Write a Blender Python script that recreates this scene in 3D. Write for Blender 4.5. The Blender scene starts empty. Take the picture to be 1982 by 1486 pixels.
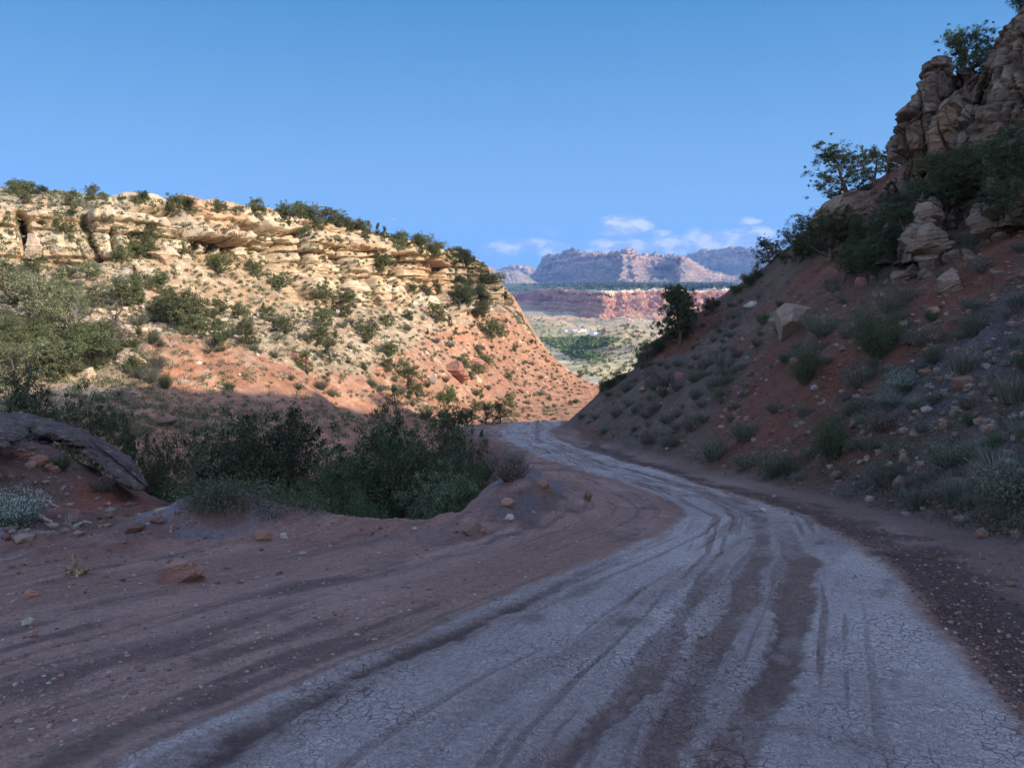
import bpy, bmesh, math, random
import numpy as np
from mathutils import Vector, Matrix, Quaternion

random.seed(7); rng = np.random.default_rng(11)
scene = bpy.context.scene
col = scene.collection

# ------------------------------------------------------------------ camera
FPX, CX, CY, PITCH, EYE = 1545.0, 991.0, 743.0, math.atan(168/1545.0), 1.6
cam_data = bpy.data.cameras.new('camera'); cam = bpy.data.objects.new('camera', cam_data); col.objects.link(cam)
cam_data.sensor_width = 36; cam_data.lens = 36*FPX/1982.0; cam_data.clip_start = 0.05; cam_data.clip_end = 60000
cam.location = (0, 0, EYE); cam.rotation_euler = (math.pi/2-PITCH, 0, 0)
scene.camera = cam
scene.render.resolution_x = 1024; scene.render.resolution_y = 767
scene.render.engine = 'CYCLES'
scene.cycles.max_bounces = 5; scene.cycles.diffuse_bounces = 3; scene.cycles.volume_bounces = 0
scene.cycles.transparent_max_bounces = 4

# ------------------------------------------------------------------ light
SUN_EL, SUN_AZ = math.radians(26.0), math.radians(118.0)       # azimuth clockwise from +Y (the way the camera looks)
SX, SY = math.sin(SUN_AZ), math.cos(SUN_AZ)
sun_dir = Vector((SX*math.cos(SUN_EL), SY*math.cos(SUN_EL), math.sin(SUN_EL)))
sd = bpy.data.lights.new('sun', 'SUN'); sun = bpy.data.objects.new('sun', sd); col.objects.link(sun)
sd.energy = 2.4; sd.angle = math.radians(0.5); sd.color = (1.0, 0.90, 0.76)
sun.rotation_euler = sun_dir.to_track_quat('Z', 'Y').to_euler()
scene.view_settings.view_transform = 'Standard'; scene.view_settings.look = 'None'
scene.view_settings.exposure = 1.35; scene.view_settings.gamma = 1.0

class NT:
    """small helper round a node tree"""
    def __init__(s, tree): s.t = tree; s.n = tree.nodes; s.l = tree.links
    def node(s, kind, ins=None, **props):
        nd = s.n.new(kind)
        for k, v in props.items(): setattr(nd, k, v)
        for k, v in (ins or {}).items(): s.set(nd, k, v)
        return nd
    def set(s, nd, k, v):
        sock = nd.inputs[k]
        if isinstance(v, bpy.types.NodeSocket): s.l.new(v, sock)
        else: sock.default_value = v
    def math(s, op, a, b=None, c=None, clamp=False):
        nd = s.n.new('ShaderNodeMath'); nd.operation = op; nd.use_clamp = clamp
        s.set(nd, 0, a)
        if b is not None: s.set(nd, 1, b)
        if c is not None: s.set(nd, 2, c)
        return nd.outputs[0]
    def mix(s, f, a, b, blend='MIX'):
        nd = s.n.new('ShaderNodeMix'); nd.data_type = 'RGBA'; nd.blend_type = blend
        s.set(nd, 0, f)
        for i, v in ((6, a), (7, b)):
            if not isinstance(v, bpy.types.NodeSocket): v = (v[0], v[1], v[2], 1)
            s.set(nd, i, v)
        return nd.outputs[2]
    def ramp(s, v, a, b, lo=0.0, hi=1.0, smooth=True):
        nd = s.n.new('ShaderNodeMapRange'); nd.interpolation_type = 'SMOOTHSTEP' if smooth else 'LINEAR'
        s.set(nd, 0, v); s.set(nd, 1, a); s.set(nd, 2, b); s.set(nd, 3, lo); s.set(nd, 4, hi)
        return nd.outputs[0]
    def noise(s, vec, scale, detail=4, rough=0.6, dist=0.0):
        nd = s.node('ShaderNodeTexNoise', {'Scale': scale, 'Detail': detail, 'Roughness': rough, 'Distortion': dist})
        if vec is not None: s.l.new(vec, nd.inputs['Vector'])
        return nd.outputs[0]
    def vor(s, vec, scale, feature='F1', rnd=1.0):
        nd = s.node('ShaderNodeTexVoronoi', feature=feature); nd.inputs['Scale'].default_value = scale
        nd.inputs['Randomness'].default_value = rnd
        s.l.new(vec, nd.inputs['Vector']); return nd.outputs[0]
    def mapping(s, vec, scale=(1, 1, 1), loc=(0, 0, 0), rot=(0, 0, 0)):
        nd = s.node('ShaderNodeMapping'); nd.inputs['Scale'].default_value = scale
        nd.inputs['Location'].default_value = loc; nd.inputs['Rotation'].default_value = rot
        s.l.new(vec, nd.inputs['Vector']); return nd.outputs[0]

# world: Nishita sky, with the low cumulus far down the valley
world = bpy.data.worlds.new('World'); scene.world = world; world.use_nodes = True
w = NT(world.node_tree); w.n.clear()
sky = w.node('ShaderNodeTexSky', sky_type='NISHITA', sun_disc=False)
sky.sun_elevation = SUN_EL; sky.sun_rotation = SUN_AZ
sky.altitude = 1200; sky.air_density = 1.0; sky.dust_density = 1.0; sky.ozone_density = 2.5
tc = w.node('ShaderNodeTexCoord')
sep = w.node('ShaderNodeSeparateXYZ', {0: tc.outputs['Generated']})
ysafe = w.math('MAXIMUM', sep.outputs[1], 0.05)
ua = w.math('DIVIDE', sep.outputs[0], ysafe); va = w.math('DIVIDE', sep.outputs[2], ysafe)
uv = w.node('ShaderNodeCombineXYZ', {0: ua, 1: va, 2: 0.0}).outputs[0]
def cloud_density(shift):
    dens = None
    wob = w.noise(w.mapping(uv, (30, 62, 1), shift), 1.0, 7, 0.58)
    for (px, py, rx, ry, s) in ((1206, 441, 50, 22, 1.35), (1008, 476, 80, 15, .75), (1085, 487, 60, 16, .6), (1290, 478, 170, 17, 1.05), (1250, 455, 90, 8, .45),
                                (1372, 464, 70, 18, 1.15), (1452, 464, 56, 21, 1.3), (1440, 430, 30, 9, .62), (1068, 453, 20, 7, .6), (1180, 490, 90, 14, .8),
                                (970, 490, 40, 10, .6), (1560, 468, 90, 20, .9), (1340, 448, 22, 5, .5), (765, 428, 8, 4, .35), (1530, 425, 12, 4, .35)):
        u0, v0 = (px-CX)/FPX, (575-py)/FPX
        m = w.mapping(uv, (FPX/rx, FPX/ry, 1), ((-u0*FPX/rx)+shift[0]*.012*FPX/rx/22, (-v0*FPX/ry)+shift[1]*.012*FPX/ry/60*2, 0))
        ln = w.node('ShaderNodeVectorMath', operation='LENGTH'); w.l.new(m, ln.inputs[0])
        g = w.ramp(ln.outputs['Value'], 1.35, 0.2, 0.0, s)
        dens = g if dens is None else w.math('MAXIMUM', dens, g)
    return w.math('MULTIPLY', w.math('ADD', dens, w.math('MULTIPLY', w.math('SUBTRACT', wob, 0.47), 1.9)), w.ramp(dens, 0.0, .18))
d0 = cloud_density((0, 0, 0)); d1 = cloud_density((-.35, -.55, 0))
front = w.ramp(sep.outputs[1], 0.3, 0.5)
alpha = w.math('MULTIPLY', w.ramp(d0, 0.05, 0.95), front)
lit = w.ramp(w.math('SUBTRACT', d0, d1), -0.2, 0.3)
ccol = w.mix(lit, (1.35, 1.62, 2.1), (2.8, 2.8, 2.8))
down = w.ramp(sep.outputs[1], -0.1, 0.45)                               # clear deep blue away from the sun
lowc = w.mix(w.math('POWER', w.ramp(sep.outputs[2], 0.36, 0.0, 0.0, 1.0, False), 1.25), (.17, .70, 1.48), (1.05, 1.74, 2.60))
skyt = w.mix(w.math('MULTIPLY', down, w.ramp(sep.outputs[2], .75, .36)), w.mix(1.0, sky.outputs[0], (1.80, 1.43, 1.22), 'MULTIPLY'), lowc)  # unseen sky above and behind is brightened and warmed to fill the shade
skyc = w.mix(w.math('MULTIPLY', alpha, 0.9), skyt, ccol)
bg = w.node('ShaderNodeBackground', {'Color': skyc, 'Strength': 0.15})
w.l.new(bg.outputs[0], w.node('ShaderNodeOutputWorld').inputs[0])

# ------------------------------------------------------------------ numeric helpers
def unproj(px, py, d):
    rx = (px-CX)/FPX; ry = (CY-py)/FPX
    dy = math.cos(PITCH)+ry*math.sin(PITCH); dz = -math.sin(PITCH)+ry*math.cos(PITCH)
    t = d/dy
    return np.stack(np.broadcast_arrays(rx*t, np.asarray(d, float)+0*t, EYE+dz*t), -1)
def proj(X, Y, Z):
    zc = Y*math.cos(PITCH)-(Z-EYE)*math.sin(PITCH); yc = Y*math.sin(PITCH)+(Z-EYE)*math.cos(PITCH)
    zc = np.maximum(zc, .05)
    return CX+FPX*X/zc, CY-FPX*yc/zc
def _hash(ix, iy, iz, seed):
    h = (ix.astype(np.uint32)*np.uint32(374761393) + iy.astype(np.uint32)*np.uint32(668265263)
         + iz.astype(np.uint32)*np.uint32(2246822519) + np.uint32(seed*3266489917 & 0xffffffff))
    h = (h ^ (h >> np.uint32(13)))*np.uint32(1274126177); h = (h ^ (h >> np.uint32(16)))*np.uint32(2654435761)
    h ^= h >> np.uint32(15)
    return (h & np.uint32(0xffffff)).astype(np.float64)/float(0xffffff)
def vnoise(p, seed=0):
    f = np.floor(p); i = f.astype(np.int64); f = p-f; f = f*f*f*(f*(f*6-15)+10)
    out = 0
    for dx in (0, 1):
        wx = f[..., 0] if dx else 1-f[..., 0]
        for dy in (0, 1):
            wy = wx*(f[..., 1] if dy else 1-f[..., 1])
            for dz in (0, 1):
                wz = wy*(f[..., 2] if dz else 1-f[..., 2])
                out = out+wz*_hash(i[..., 0]+dx, i[..., 1]+dy, i[..., 2]+dz, seed)
    return out*2-1
def fbm(p, scale=1.0, octv=5, gain=0.5, seed=0, ridged=False):
    p = np.asarray(p, float)*np.asarray(scale, float); a, s, n = 1.0, 0, 0
    for k in range(octv):
        v = vnoise(p+k*17.3, seed+k)
        if ridged: v = 1-2*np.abs(v)
        s = s+a*v; n += a; a *= gain; p = p*2.03
    return s/n
def voro(p, scale=1.0, seed=0):
    p = np.asarray(p, float)*np.asarray(scale, float); b = np.floor(p).astype(np.int64)
    f1 = np.full(p.shape[:-1], 9.0); f2 = f1.copy(); idr = np.zeros(p.shape[:-1])
    for dx in (-1, 0, 1):
        for dy in (-1, 0, 1):
            for dz in (-1, 0, 1):
                c = b+np.array([dx, dy, dz])
                q = np.stack([c[..., k]+_hash(c[..., 0], c[..., 1], c[..., 2], seed+k+1) for k in range(3)], -1)
                d = np.linalg.norm(q-p, axis=-1)
                m = d < f1
                f2 = np.where(m, f1, np.minimum(f2, d)); f1 = np.where(m, d, f1)
                idr = np.where(m, _hash(c[..., 0], c[..., 1], c[..., 2], seed+9), idr)
    return f1, f2, idr
def sstep(a, b, x):
    t = np.clip((x-a)/(b-a), 0, 1); return t*t*(3-2*t)
def lerp(a, b, t): return a+(b-a)*t
def mixc(c, c2, m): return c+(np.asarray(c2, float)-c)*np.asarray(m)[..., None]
def p3(X, Y, Z=None):
    return np.stack([X, Y, np.zeros_like(X) if Z is None else Z], -1)

# ------------------------------------------------------------------ mesh helpers
def mesh_np(name, V, F, mat, cols=None, msk=None, smooth=True, mats=None, midx=None):
    """mesh from an (n,3) vertex array and an (m,k) face array"""
    V = np.ascontiguousarray(V, dtype=np.float32).reshape(-1, 3); F = np.ascontiguousarray(F, dtype=np.int32)
    me = bpy.data.meshes.new(name); k = F.shape[1]
    me.vertices.add(len(V)); me.vertices.foreach_set('co', V.ravel())
    me.loops.add(F.size); me.loops.foreach_set('vertex_index', F.ravel())
    me.polygons.add(len(F)); me.polygons.foreach_set('loop_start', np.arange(0, F.size, k, dtype=np.int32))
    me.polygons.foreach_set('use_smooth', np.full(len(F), smooth))
    me.update(calc_edges=True)
    for nm, a in (('Col', cols), ('Msk', msk)):
        if a is not None:
            a = np.asarray(a, float).reshape(-1, 3)
            ca = me.color_attributes.new(nm, 'FLOAT_COLOR', 'POINT')
            ca.data.foreach_set('color', np.concatenate([a, np.ones((len(a), 1))], 1).astype(np.float32).ravel())
    for m in (mats or [mat]): me.materials.append(m)
    if midx is not None: me.polygons.foreach_set('material_index', np.asarray(midx, dtype=np.int32))
    return me
def grid_faces(R, C, flip=False):
    i = np.arange(R*C).reshape(R, C)
    q = np.stack([i[:-1, :-1], i[:-1, 1:], i[1:, 1:], i[1:, :-1]], -1).reshape(-1, 4)
    return q[:, ::-1] if flip else q
def link(name, me, parent=None, loc=None):
    o = bpy.data.objects.new(name, me); col.objects.link(o)
    if parent is not None: o.parent = parent
    if loc is not None: o.location = loc
    return o
def tag(o, label=None, cat=None, group=None, kind=None):
    for k, v in (('label', label), ('category', cat), ('group', group), ('kind', kind)):
        if v: o[k] = v
    return o
def structure(name, me, label=None): return tag(link(name, me), label=label, kind='structure')

# ------------------------------------------------------------------ materials
def new_mat(name):
    m = bpy.data.materials.new(name); m.use_nodes = True; t = NT(m.node_tree)
    b = t.n['Principled BSDF']; b.inputs['Specular IOR Level'].default_value = 0.25; b.inputs['Roughness'].default_value = 0.9
    return m, t, b
def attr(t, name): return t.node('ShaderNodeAttribute', attribute_name=name).outputs['Color']
def bump(t, b, h, strength, dist):
    nd = t.node('ShaderNodeBump', {'Strength': strength, 'Distance': dist, 'Height': h}); t.l.new(nd.outputs[0], b.inputs['Normal'])
def mat_terrain(name, s1, s2, s3, bdist, grain=0.35, strata=False, speck=0.0, spcol=(.1, .1, .07)):
    """vertex colour broken up by noise at three sizes"""
    m, t, b = new_mat(name)
    pos = t.node('ShaderNodeNewGeometry').outputs['Position']
    c = attr(t, 'Col')
    n1 = t.noise(pos, s1, 5, .65); n2 = t.noise(pos, s2, 5, .7); n3 = t.noise(pos, s3, 3, .7)
    f = t.math('ADD', t.ramp(n1, .25, .75, 1-grain, 1+grain, False), t.ramp(n2, .25, .75, -grain*.8, grain*.8, False))
    f = t.math('ADD', f, t.ramp(n3, .25, .75, -grain*.5, grain*.5, False))
    if strata:
        mp = t.mapping(pos, (.10, .10, 1.0))
        st = t.noise(mp, strata, 6, .7, .3)
        f = t.math('MULTIPLY', f, t.ramp(st, .3, .7, .72, 1.2, False))
    comb = t.node('ShaderNodeCombineXYZ', {0: f, 1: f, 2: f}).outputs[0]
    out = t.mix(1.0, c, comb, 'MULTIPLY')
    if speck:
        v = t.vor(pos, s2*1.3); out = t.mix(t.math('MULTIPLY', t.ramp(v, .32, .2), speck), out, spcol)
    t.l.new(out, b.inputs['Base Color'])
    h = t.math('ADD', t.math('MULTIPLY', n2, .6), t.math('MULTIPLY', n3, .4))
    bump(t, b, h, .8, bdist)
    return m
def mat_leaf(name, transl=.25, rough=.75):
    m, t, b = new_mat(name)
    c = attr(t, 'Col')
    oi = t.node('ShaderNodeObjectInfo').outputs['Random']
    f = t.ramp(oi, 0, 1, .72, 1.25, False)
    hue = t.node('ShaderNodeHueSaturation', {'Hue': t.ramp(oi, 0, 1, .47, .515, False), 'Saturation': 1.0, 'Value': f, 'Color': c})
    b.inputs['Roughness'].default_value = rough
    t.l.new(hue.outputs[0], b.inputs['Base Color'])
    tr = t.node('ShaderNodeBsdfTranslucent', {'Color': hue.outputs[0]})
    mx = t.node('ShaderNodeMixShader', {0: transl, 1: b.outputs[0], 2: tr.outputs[0]})
    t.l.new(mx.outputs[0], t.n['Material Output'].inputs[0])
    return m
def mat_bark(name, c1, c2):
    m, t, b = new_mat(name)
    tcn = t.node('ShaderNodeTexCoord').outputs['Object']
    n = t.noise(t.mapping(tcn, (1, 1, .25)), 30, 5, .7)
    t.l.new(t.mix(t.ramp(n, .35, .65), c1, c2), b.inputs['Base Color']); bump(t, b, n, .7, .02)
    return m
def mat_rock(name, c1, c2, c3, scale=1.0):
    m, t, b = new_mat(name)
    tcn = t.node('ShaderNodeTexCoord').outputs['Object']; oi = t.node('ShaderNodeObjectInfo').outputs['Random']
    add = t.node('ShaderNodeVectorMath', operation='ADD'); t.l.new(tcn, add.inputs[0])
    off = t.node('ShaderNodeCombineXYZ', {0: t.math('MULTIPLY', oi, 50), 1: 0.0, 2: 0.0}); t.l.new(off.outputs[0], add.inputs[1])
    v = add.outputs[0]
    n1 = t.noise(v, 1.3*scale, 5, .65, .4); n2 = t.noise(t.mapping(v, (.5, .5, 2.2)), 6*scale, 5, .7); n3 = t.noise(v, 40*scale, 3, .6)
    c = t.mix(t.ramp(n1, .35, .65), c1, c2); c = t.mix(t.math('MULTIPLY', t.ramp(n2, .52, .68), .8), c, c3)
    f = t.math('MULTIPLY', t.ramp(oi, 0, 1, .75, 1.2, False), t.ramp(n3, .2, .8, .75, 1.25, False))
    comb = t.node('ShaderNodeCombineXYZ', {0: f, 1: f, 2: f}).outputs[0]
    t.l.new(t.mix(1.0, c, comb, 'MULTIPLY'), b.inputs['Base Color'])
    bump(t, b, t.math('ADD', n2, t.math('MULTIPLY', n3, .4)), .8, .06/scale)
    return m
M_wall = mat_terrain('canyon_wall_rock', .35, 1.6, 7, .25, .32, strata=2.2)
M_far = mat_terrain('far_rock', .012, .05, .2, 6, .28, strata=.06)
M_valley = mat_terrain('valley_soil', .006, .03, .12, 4, .3, speck=.5, spcol=(.10, .12, .05))
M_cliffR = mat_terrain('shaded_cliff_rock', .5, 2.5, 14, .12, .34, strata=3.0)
M_juniper = mat_leaf('juniper_leaf', .18); M_green = mat_leaf('shrub_leaf', .3); M_sage = mat_leaf('sage_leaf', .15)
M_dry = mat_leaf('dry_grass', .2); M_wood = mat_leaf('cottonwood_leaf', .25)
M_bark = mat_bark('bark', (.06, .046, .036), (.16, .125, .10)); M_dead = mat_bark('dead_wood', (.22, .19, .17), (.42, .38, .33))
M_tan = mat_rock('tan_sandstone', (.50, .36, .24), (.58, .45, .31), (.42, .25, .16))
M_redrock = mat_rock('red_sandstone', (.40, .17, .11), (.48, .25, .16), (.30, .12, .085))
M_brown = mat_rock('shaded_brown_rock', (.20, .135, .10), (.26, .19, .145), (.13, .08, .06))
M_white = mat_rock('pale_stone', (.36, .31, .275), (.42, .37, .32), (.27, .20, .165), 2)
M_redshade = mat_rock('shade_red_rock', (.25, .13, .10), (.32, .18, .135), (.17, .09, .07))  # red sandstone repeated in darker colours for rocks lying in shade
M_dark = mat_rock('dark_varnished_rock', (.055, .038, .033), (.11, .08, .065), (.24, .21, .18), 1.6)

# ------------------------------------------------------------------ near ground: road bench, berm, right hillside, gully floor
T_PY = np.array([1486, 1300, 1200, 1100, 1000, 950, 900, 860, 835, 822, 812.])
T_D = np.array([3.35, 4.65, 5.85, 7.9, 12, 16, 24, 36, 48, 58, 68.])
_z = unproj(991., T_PY, T_D)[..., 2]
ZR_Y = np.concatenate([[-60, 0], T_D, [90, 140, 300]]); ZR_Z = np.concatenate([[6.5, 0.0], _z, [_z[-1]-2.0, _z[-1]-6.5, _z[-1]-20]])
def zr(Y): return (np.interp(Y-.6, ZR_Y, ZR_Z)+np.interp(Y+.6, ZR_Y, ZR_Z))/2
def ground_pt(px, py):
    d = np.interp(-py, -T_PY, T_D); return unproj(px, py, d)

EDGE = np.array([(-26, -70), (-17, -5), (-11.5, 6.0), (-8, 9.0), (-6.3, 9.8), (-5.3, 10.0), (-4.6, 11.0), (-3.1, 11.5), (-1.0, 11.6), (-.75, 12.6), (.0, 16.0), (.75, 22), (.5, 28),
                 (-.3, 36), (-1.9, 47), (-3.4, 56), (-1.8, 62), (3, 64.5), (12, 70), (34, 76), (70, 82), (240, 90), (240, -70)], float)
def poly_sdist(X, Y, P):
    d = np.full(X.shape, 1e9); inside = np.zeros(X.shape, bool); n = len(P)
    for i in range(n):
        a, b = P[i], P[(i+1) % n]; e = b-a
        t = np.clip(((X-a[0])*e[0]+(Y-a[1])*e[1])/(e@e), 0, 1)
        d = np.minimum(d, np.hypot(X-a[0]-t*e[0], Y-a[1]-t*e[1]))
        c = (a[1] > Y) != (b[1] > Y)
        with np.errstate(divide='ignore', invalid='ignore'):
            xi = a[0]+(Y-a[1])/(b[1]-a[1] if b[1] != a[1] else 1e-9)*e[0]
        inside ^= c & (X < xi)
    return np.where(inside, d, -d)
def tps_fit(P, v, lam=1e-3):
    P = np.asarray(P, float); n = len(P); r = np.linalg.norm(P[:, None]-P[None], axis=-1)
    K = r*r*np.log(r+1e-9)+np.eye(n)*lam*50; A = np.concatenate([np.ones((n, 1)), P], 1)
    M = np.block([[K, A], [A.T, np.zeros((3, 3))]])
    s = np.linalg.solve(M, np.concatenate([v, np.zeros(3)])); return P, s[:n], s[n:]
def tps_eval(m, X, Y):
    P, wgt, a = m; out = a[0]+a[1]*X+a[2]*Y
    for (x, y), k in zip(P, wgt):
        r2 = (X-x)**2+(Y-y)**2; out = out+k*.5*r2*np.log(r2+1e-9)
    return out
# height of the right hillside above the road bench
TOE_Y = np.array([-70, -5, 3, 6, 9, 11.5, 15, 19, 25, 34, 44, 51, 56, 62.])
TOE_X = np.array([12, 7.5, 6.4, 6.1, 5.8, 6.0, 5.9, 5.6, 5.0, 4.2, 3.5, 3.4, 4.6, 8.5])
hp = []
for y, x in zip(TOE_Y[1:], TOE_X[1:]): hp.append((x, y, 0)); hp.append((x-2.5, y, -1.2))
for y in (0, 10, 20, 30, 40):
    xt = np.interp(y, TOE_Y, TOE_X)
    for o, h in ((3, 2.5), (8, 6.3 if y < 35 else 5.6), (15, 12 if y < 35 else 10.2), (26, 20.5), (40, 31)): hp.append((xt+o, y, h))
for o, h in ((2, 1.3), (5, 3.0), (8, 4.4), (12, 7.0), (16, 10.2), (22, 14.5), (30, 21), (42, 31)): hp.append((3.4+o, 51, h))
for o, h in ((1, .6), (3, 2.4), (6, 4.4), (10, 6.8), (14, 10.2)): hp.append((5.4+o, 59, h))
for y in (-20, -45):
    xt = np.interp(y, TOE_Y, TOE_X)
    for o, h in ((6, 4.5), (18, 14), (30, 23), (46, 34)): hp.append((xt+o, y, h))
for px, py, d in ((1105, 808, 53), (1130, 785, 54.5), (1165, 757, 57), (1220, 715, 62), (1290, 657, 66), (1370, 592, 67), (1430, 560, 67), (1480, 525, 66), (1540, 470, 63), (1600, 425, 60), (1660, 400, 57), (1720, 370, 54)):
    q = unproj(px, py, d); hp.append((q[0], q[1], q[2]-float(zr(q[1]))))
for x, y, h in ((9, 70, -.5), (16, 76, 0), (24, 80, 1), (34, 82, 4), (46, 84, 7), (60, 84, 12), (10, 85, -6), (30, 95, -4), (60, 110, 0), (2, 75, -4), (60, 60, 30), (60, 20, 44), (60, -20, 44)): hp.append((x, y, h))
hp = [(x, y, h-.9) if (60 < y < 67.5 and 8 < x < 18 and h > 2) else (x, y, h) for x, y, h in hp]
hp = np.array(hp, float); HILL = tps_fit(hp[:, :2], hp[:, 2], 1e-3)

# rows of control points of the sunlit canyon wall: (py, distance) for each column
W_PX = np.array([-420, -250, 0, 130, 260, 400, 540, 680, 800, 870, 930, 985, 1060, 1160, 1250.])
def tab(*r): return np.array(r, float)
W_PY = tab([1010, 1000, 985, 970, 955, 945, 935, 905, 880, 870, 862, 858, 855, 850, 850],
           [765, 760, 758, 748, 745, 752, 765, 790, 805, 812, 818, 822, 826, 815, 800],
           [705, 700, 690, 680, 655, 662, 690, 735, 762, 772, 780, 785, 790, 785, 775],
           [625, 620, 620, 612, 602, 622, 645, 655, 668, 680, 695, 708, 735, 765, 765],
           [550, 545, 537, 540, 530, 592, 602, 592, 600, 605, 606, 612, 684, 748, 760],
           [515, 510, 512, 514, 508, 506, 516, 530, 545, 560, 580, 599, 682, 746.5, 758],
           [400, 400, 405, 405, 415, 458, 463, 472, 490, 503, 526, 574, 681, 746, 757],
           [372, 372, 383, 388, 396, 408, 415, 445, 474, 490, 514, 566, 680.4, 745.5, 756.5],
           [350, 355, 364, 370, 385, 402, 410, 439, 469, 487, 511, 563, 680, 745, 756],
           [370, 375, 384, 390, 405, 422, 435, 470, 505, 530, 560, 620, 740, 800, 800])
W_D = tab([26, 28, 32, 34, 36, 38, 42, 50, 62, 70, 80, 90, 105, 120, 140],
          [38, 40, 43, 46, 49, 53, 58, 68, 80, 90, 100, 108, 120, 135, 150],
          [45, 48, 51, 54, 57, 60, 66, 76, 92, 105, 118, 128, 142, 156, 168],
          [56, 58, 60, 63, 67, 72, 82, 96, 112, 126, 140, 155, 168, 178, 186],
          [64, 66, 69, 72, 75, 88, 100, 118, 135, 148, 166, 184, 189, 194, 200],
          [69, 71, 74, 77, 80, 94, 106, 124, 142, 155, 172, 187.5, 190.5, 195, 201],
          [71, 73, 76, 79, 83, 97, 109, 127, 145, 158, 176, 189.5, 191.5, 196, 202],
          [80, 81, 84, 87, 91, 104, 116, 134, 150, 163, 179, 191.5, 193, 197, 203],
          [112, 112, 113, 114, 115, 122, 130, 142, 156, 169, 184, 195, 197, 200, 206],
          [170, 170, 170, 170, 170, 175, 180, 190, 200, 215, 230, 240, 245, 250, 255])
# the sheet of sunrays that grazes the hill's ridge and lands on the shadow edge of the far slope
_b = unproj(W_PX, W_PY[1]+np.array([-2, -2, 0, 0, 0, 0, 0, 0, 0, 0, 0, 0, 0, 0, 0.]), W_D[1])
_c = -SY*_b[:, 0]+SX*_b[:, 1]; _t = SX*_b[:, 0]+SY*_b[:, 1]; _o = np.argsort(_c)
def sun_sheet(X, Y):
    c = -SY*X+SX*Y; t = SX*X+SY*Y
    return np.interp(c, _c[_o], _b[_o, 2])+(t-np.interp(c, _c[_o], _t[_o]))*math.tan(SUN_EL)
# gully side
GUL = [(0, 1040, 13), (0, 940, 15), (0, 855, 17), (-200, 1040, 13), (-200, 860, 17), (150, 1045, 12.6), (150, 975, 15), (150, 905, 18), (300, 1035, 13), (300, 990, 16), (390, 1012, 15)]
gp = [tuple(unproj(a, b, c)) for a, b, c in GUL]
gp += [(-14, 10, -3.0), (-8, 11, -3.2), (-5, 13, -2.7), (-3, 14, -3.1), (-1, 14.5, -3.3), (.3, 18, -4.4), (-2, 20, -5.2), (-6, 20, -4.9), (-8, 26, -7.4), (-16, 24, -5.5), (-20, 32, -8.8), (-12, 32, -9.2), (-4, 30, -8.6),
       (-6, 40, -13), (-15, 42, -12), (-25, 45, -9), (-10, 56, -14.5), (-20, 64, -12), (-8, 75, -17), (-14, 90, -19), (0, 90, -20), (20, 100, -20), (0, 120, -26), (40, 130, -28), (80, 120, -26), (-30, 100, -14), (-40, 20, -4), (-45, 60, -6), (30, 160, -34), (-20, 150, -27)]
gp = np.array(gp); GULT = tps_fit(gp[:, :2], gp[:, 2], 1e-3)
def near_height(X, Y, fine=True):
    q = p3(X, Y); warp = fbm(q, .35, 3, seed=3)*.35+fbm(q, 1.7, 3, seed=5)*.12
    near = sstep(1, 6, Y)
    sd0 = poly_sdist(X, Y, EDGE)+warp*near
    base = zr(Y)
    hill = tps_eval(HILL, X, Y)
    hill = np.where(hill > -4, hill, -4)
    toe = np.interp(Y, TOE_Y, TOE_X)
    hill = np.where(X < toe-2, np.minimum(hill, 0), hill)
    onhill = sstep(0.0, .8, hill)
    rough = fbm(p3(X, Y, hill*.5), .28, 4, seed=21)*.9+fbm(q, 1.2, 4, seed=23, ridged=True)*.12
    gul = fbm(p3(X*.9-Y*.25, Y*.9, hill*0), (.16, .5, 1), 4, seed=25, ridged=True)*.7     # rills running down the slope
    hh = np.maximum(hill+fbm(q, .8, 3, seed=9)*.15, 0); hh = np.where(hh < 1.0, hh*(.55+.45*hh), hh)
    z = base+hh+onhill*(rough+gul*.6)*np.clip(hill*.4, 0, 1)*.8
    # road camber, ruts and shoulders
    px, py = proj(X, Y, base)
    flat = (1-sstep(-.05, .5, hill))*sstep(.2, 1.5, sd0)
    z = z+flat*(fbm(q, .5, 3, seed=31)*.05+fbm(q, 3.5, 4, seed=33)*.012)
    # berm
    berm = np.exp(-((sd0-.55)/.55)**2)*(.16+.16*fbm(q, .6, 3, seed=41))*sstep(30, 8, Y)
    z = z+berm
    mound = np.exp(-(((X+4.1)/.95)**2+((Y-10.5)/.7)**2))*.42+np.exp(-(((X-.3)/.8)**2+((Y-13.5)/1.5)**2))*.5+np.exp(-(((X+6.2)/1.3)**2+((Y-8.8)/.6)**2))*.12
    z = z+mound
    rgh = np.exp(-((sd0-.9)/1.3)**2)
    z = z+rgh*(fbm(q, 2.2, 4, seed=43)*.11+fbm(q, 7, 4, seed=44, ridged=True)*.022)
    gl = tps_eval(GULT, X, Y)+fbm(q, .25, 4, seed=51)*.5+fbm(q, 1.5, 4, seed=52, ridged=True)*.12
    far = sstep(0, 30, -sd0)
    drop = base-np.clip(-sd0, 0, None)*(1.5+.3*fbm(q, .5, 2, seed=54))+.02
    out = sstep(.05, -.15, sd0)
    z = np.where(sd0 > .05, z, lerp(z, np.maximum(drop, gl), out))
    z = np.where(Y > 105, np.minimum(z, -25-.05*(Y-105)), z)
    lim = sun_sheet(X, Y)+fbm(q, .12, 3, seed=61)*.8-.3
    z = np.where((X > 14), np.minimum(z, lerp(z, lim, sstep(14, 24, X))), z)
    return z, hill, sd0

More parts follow.
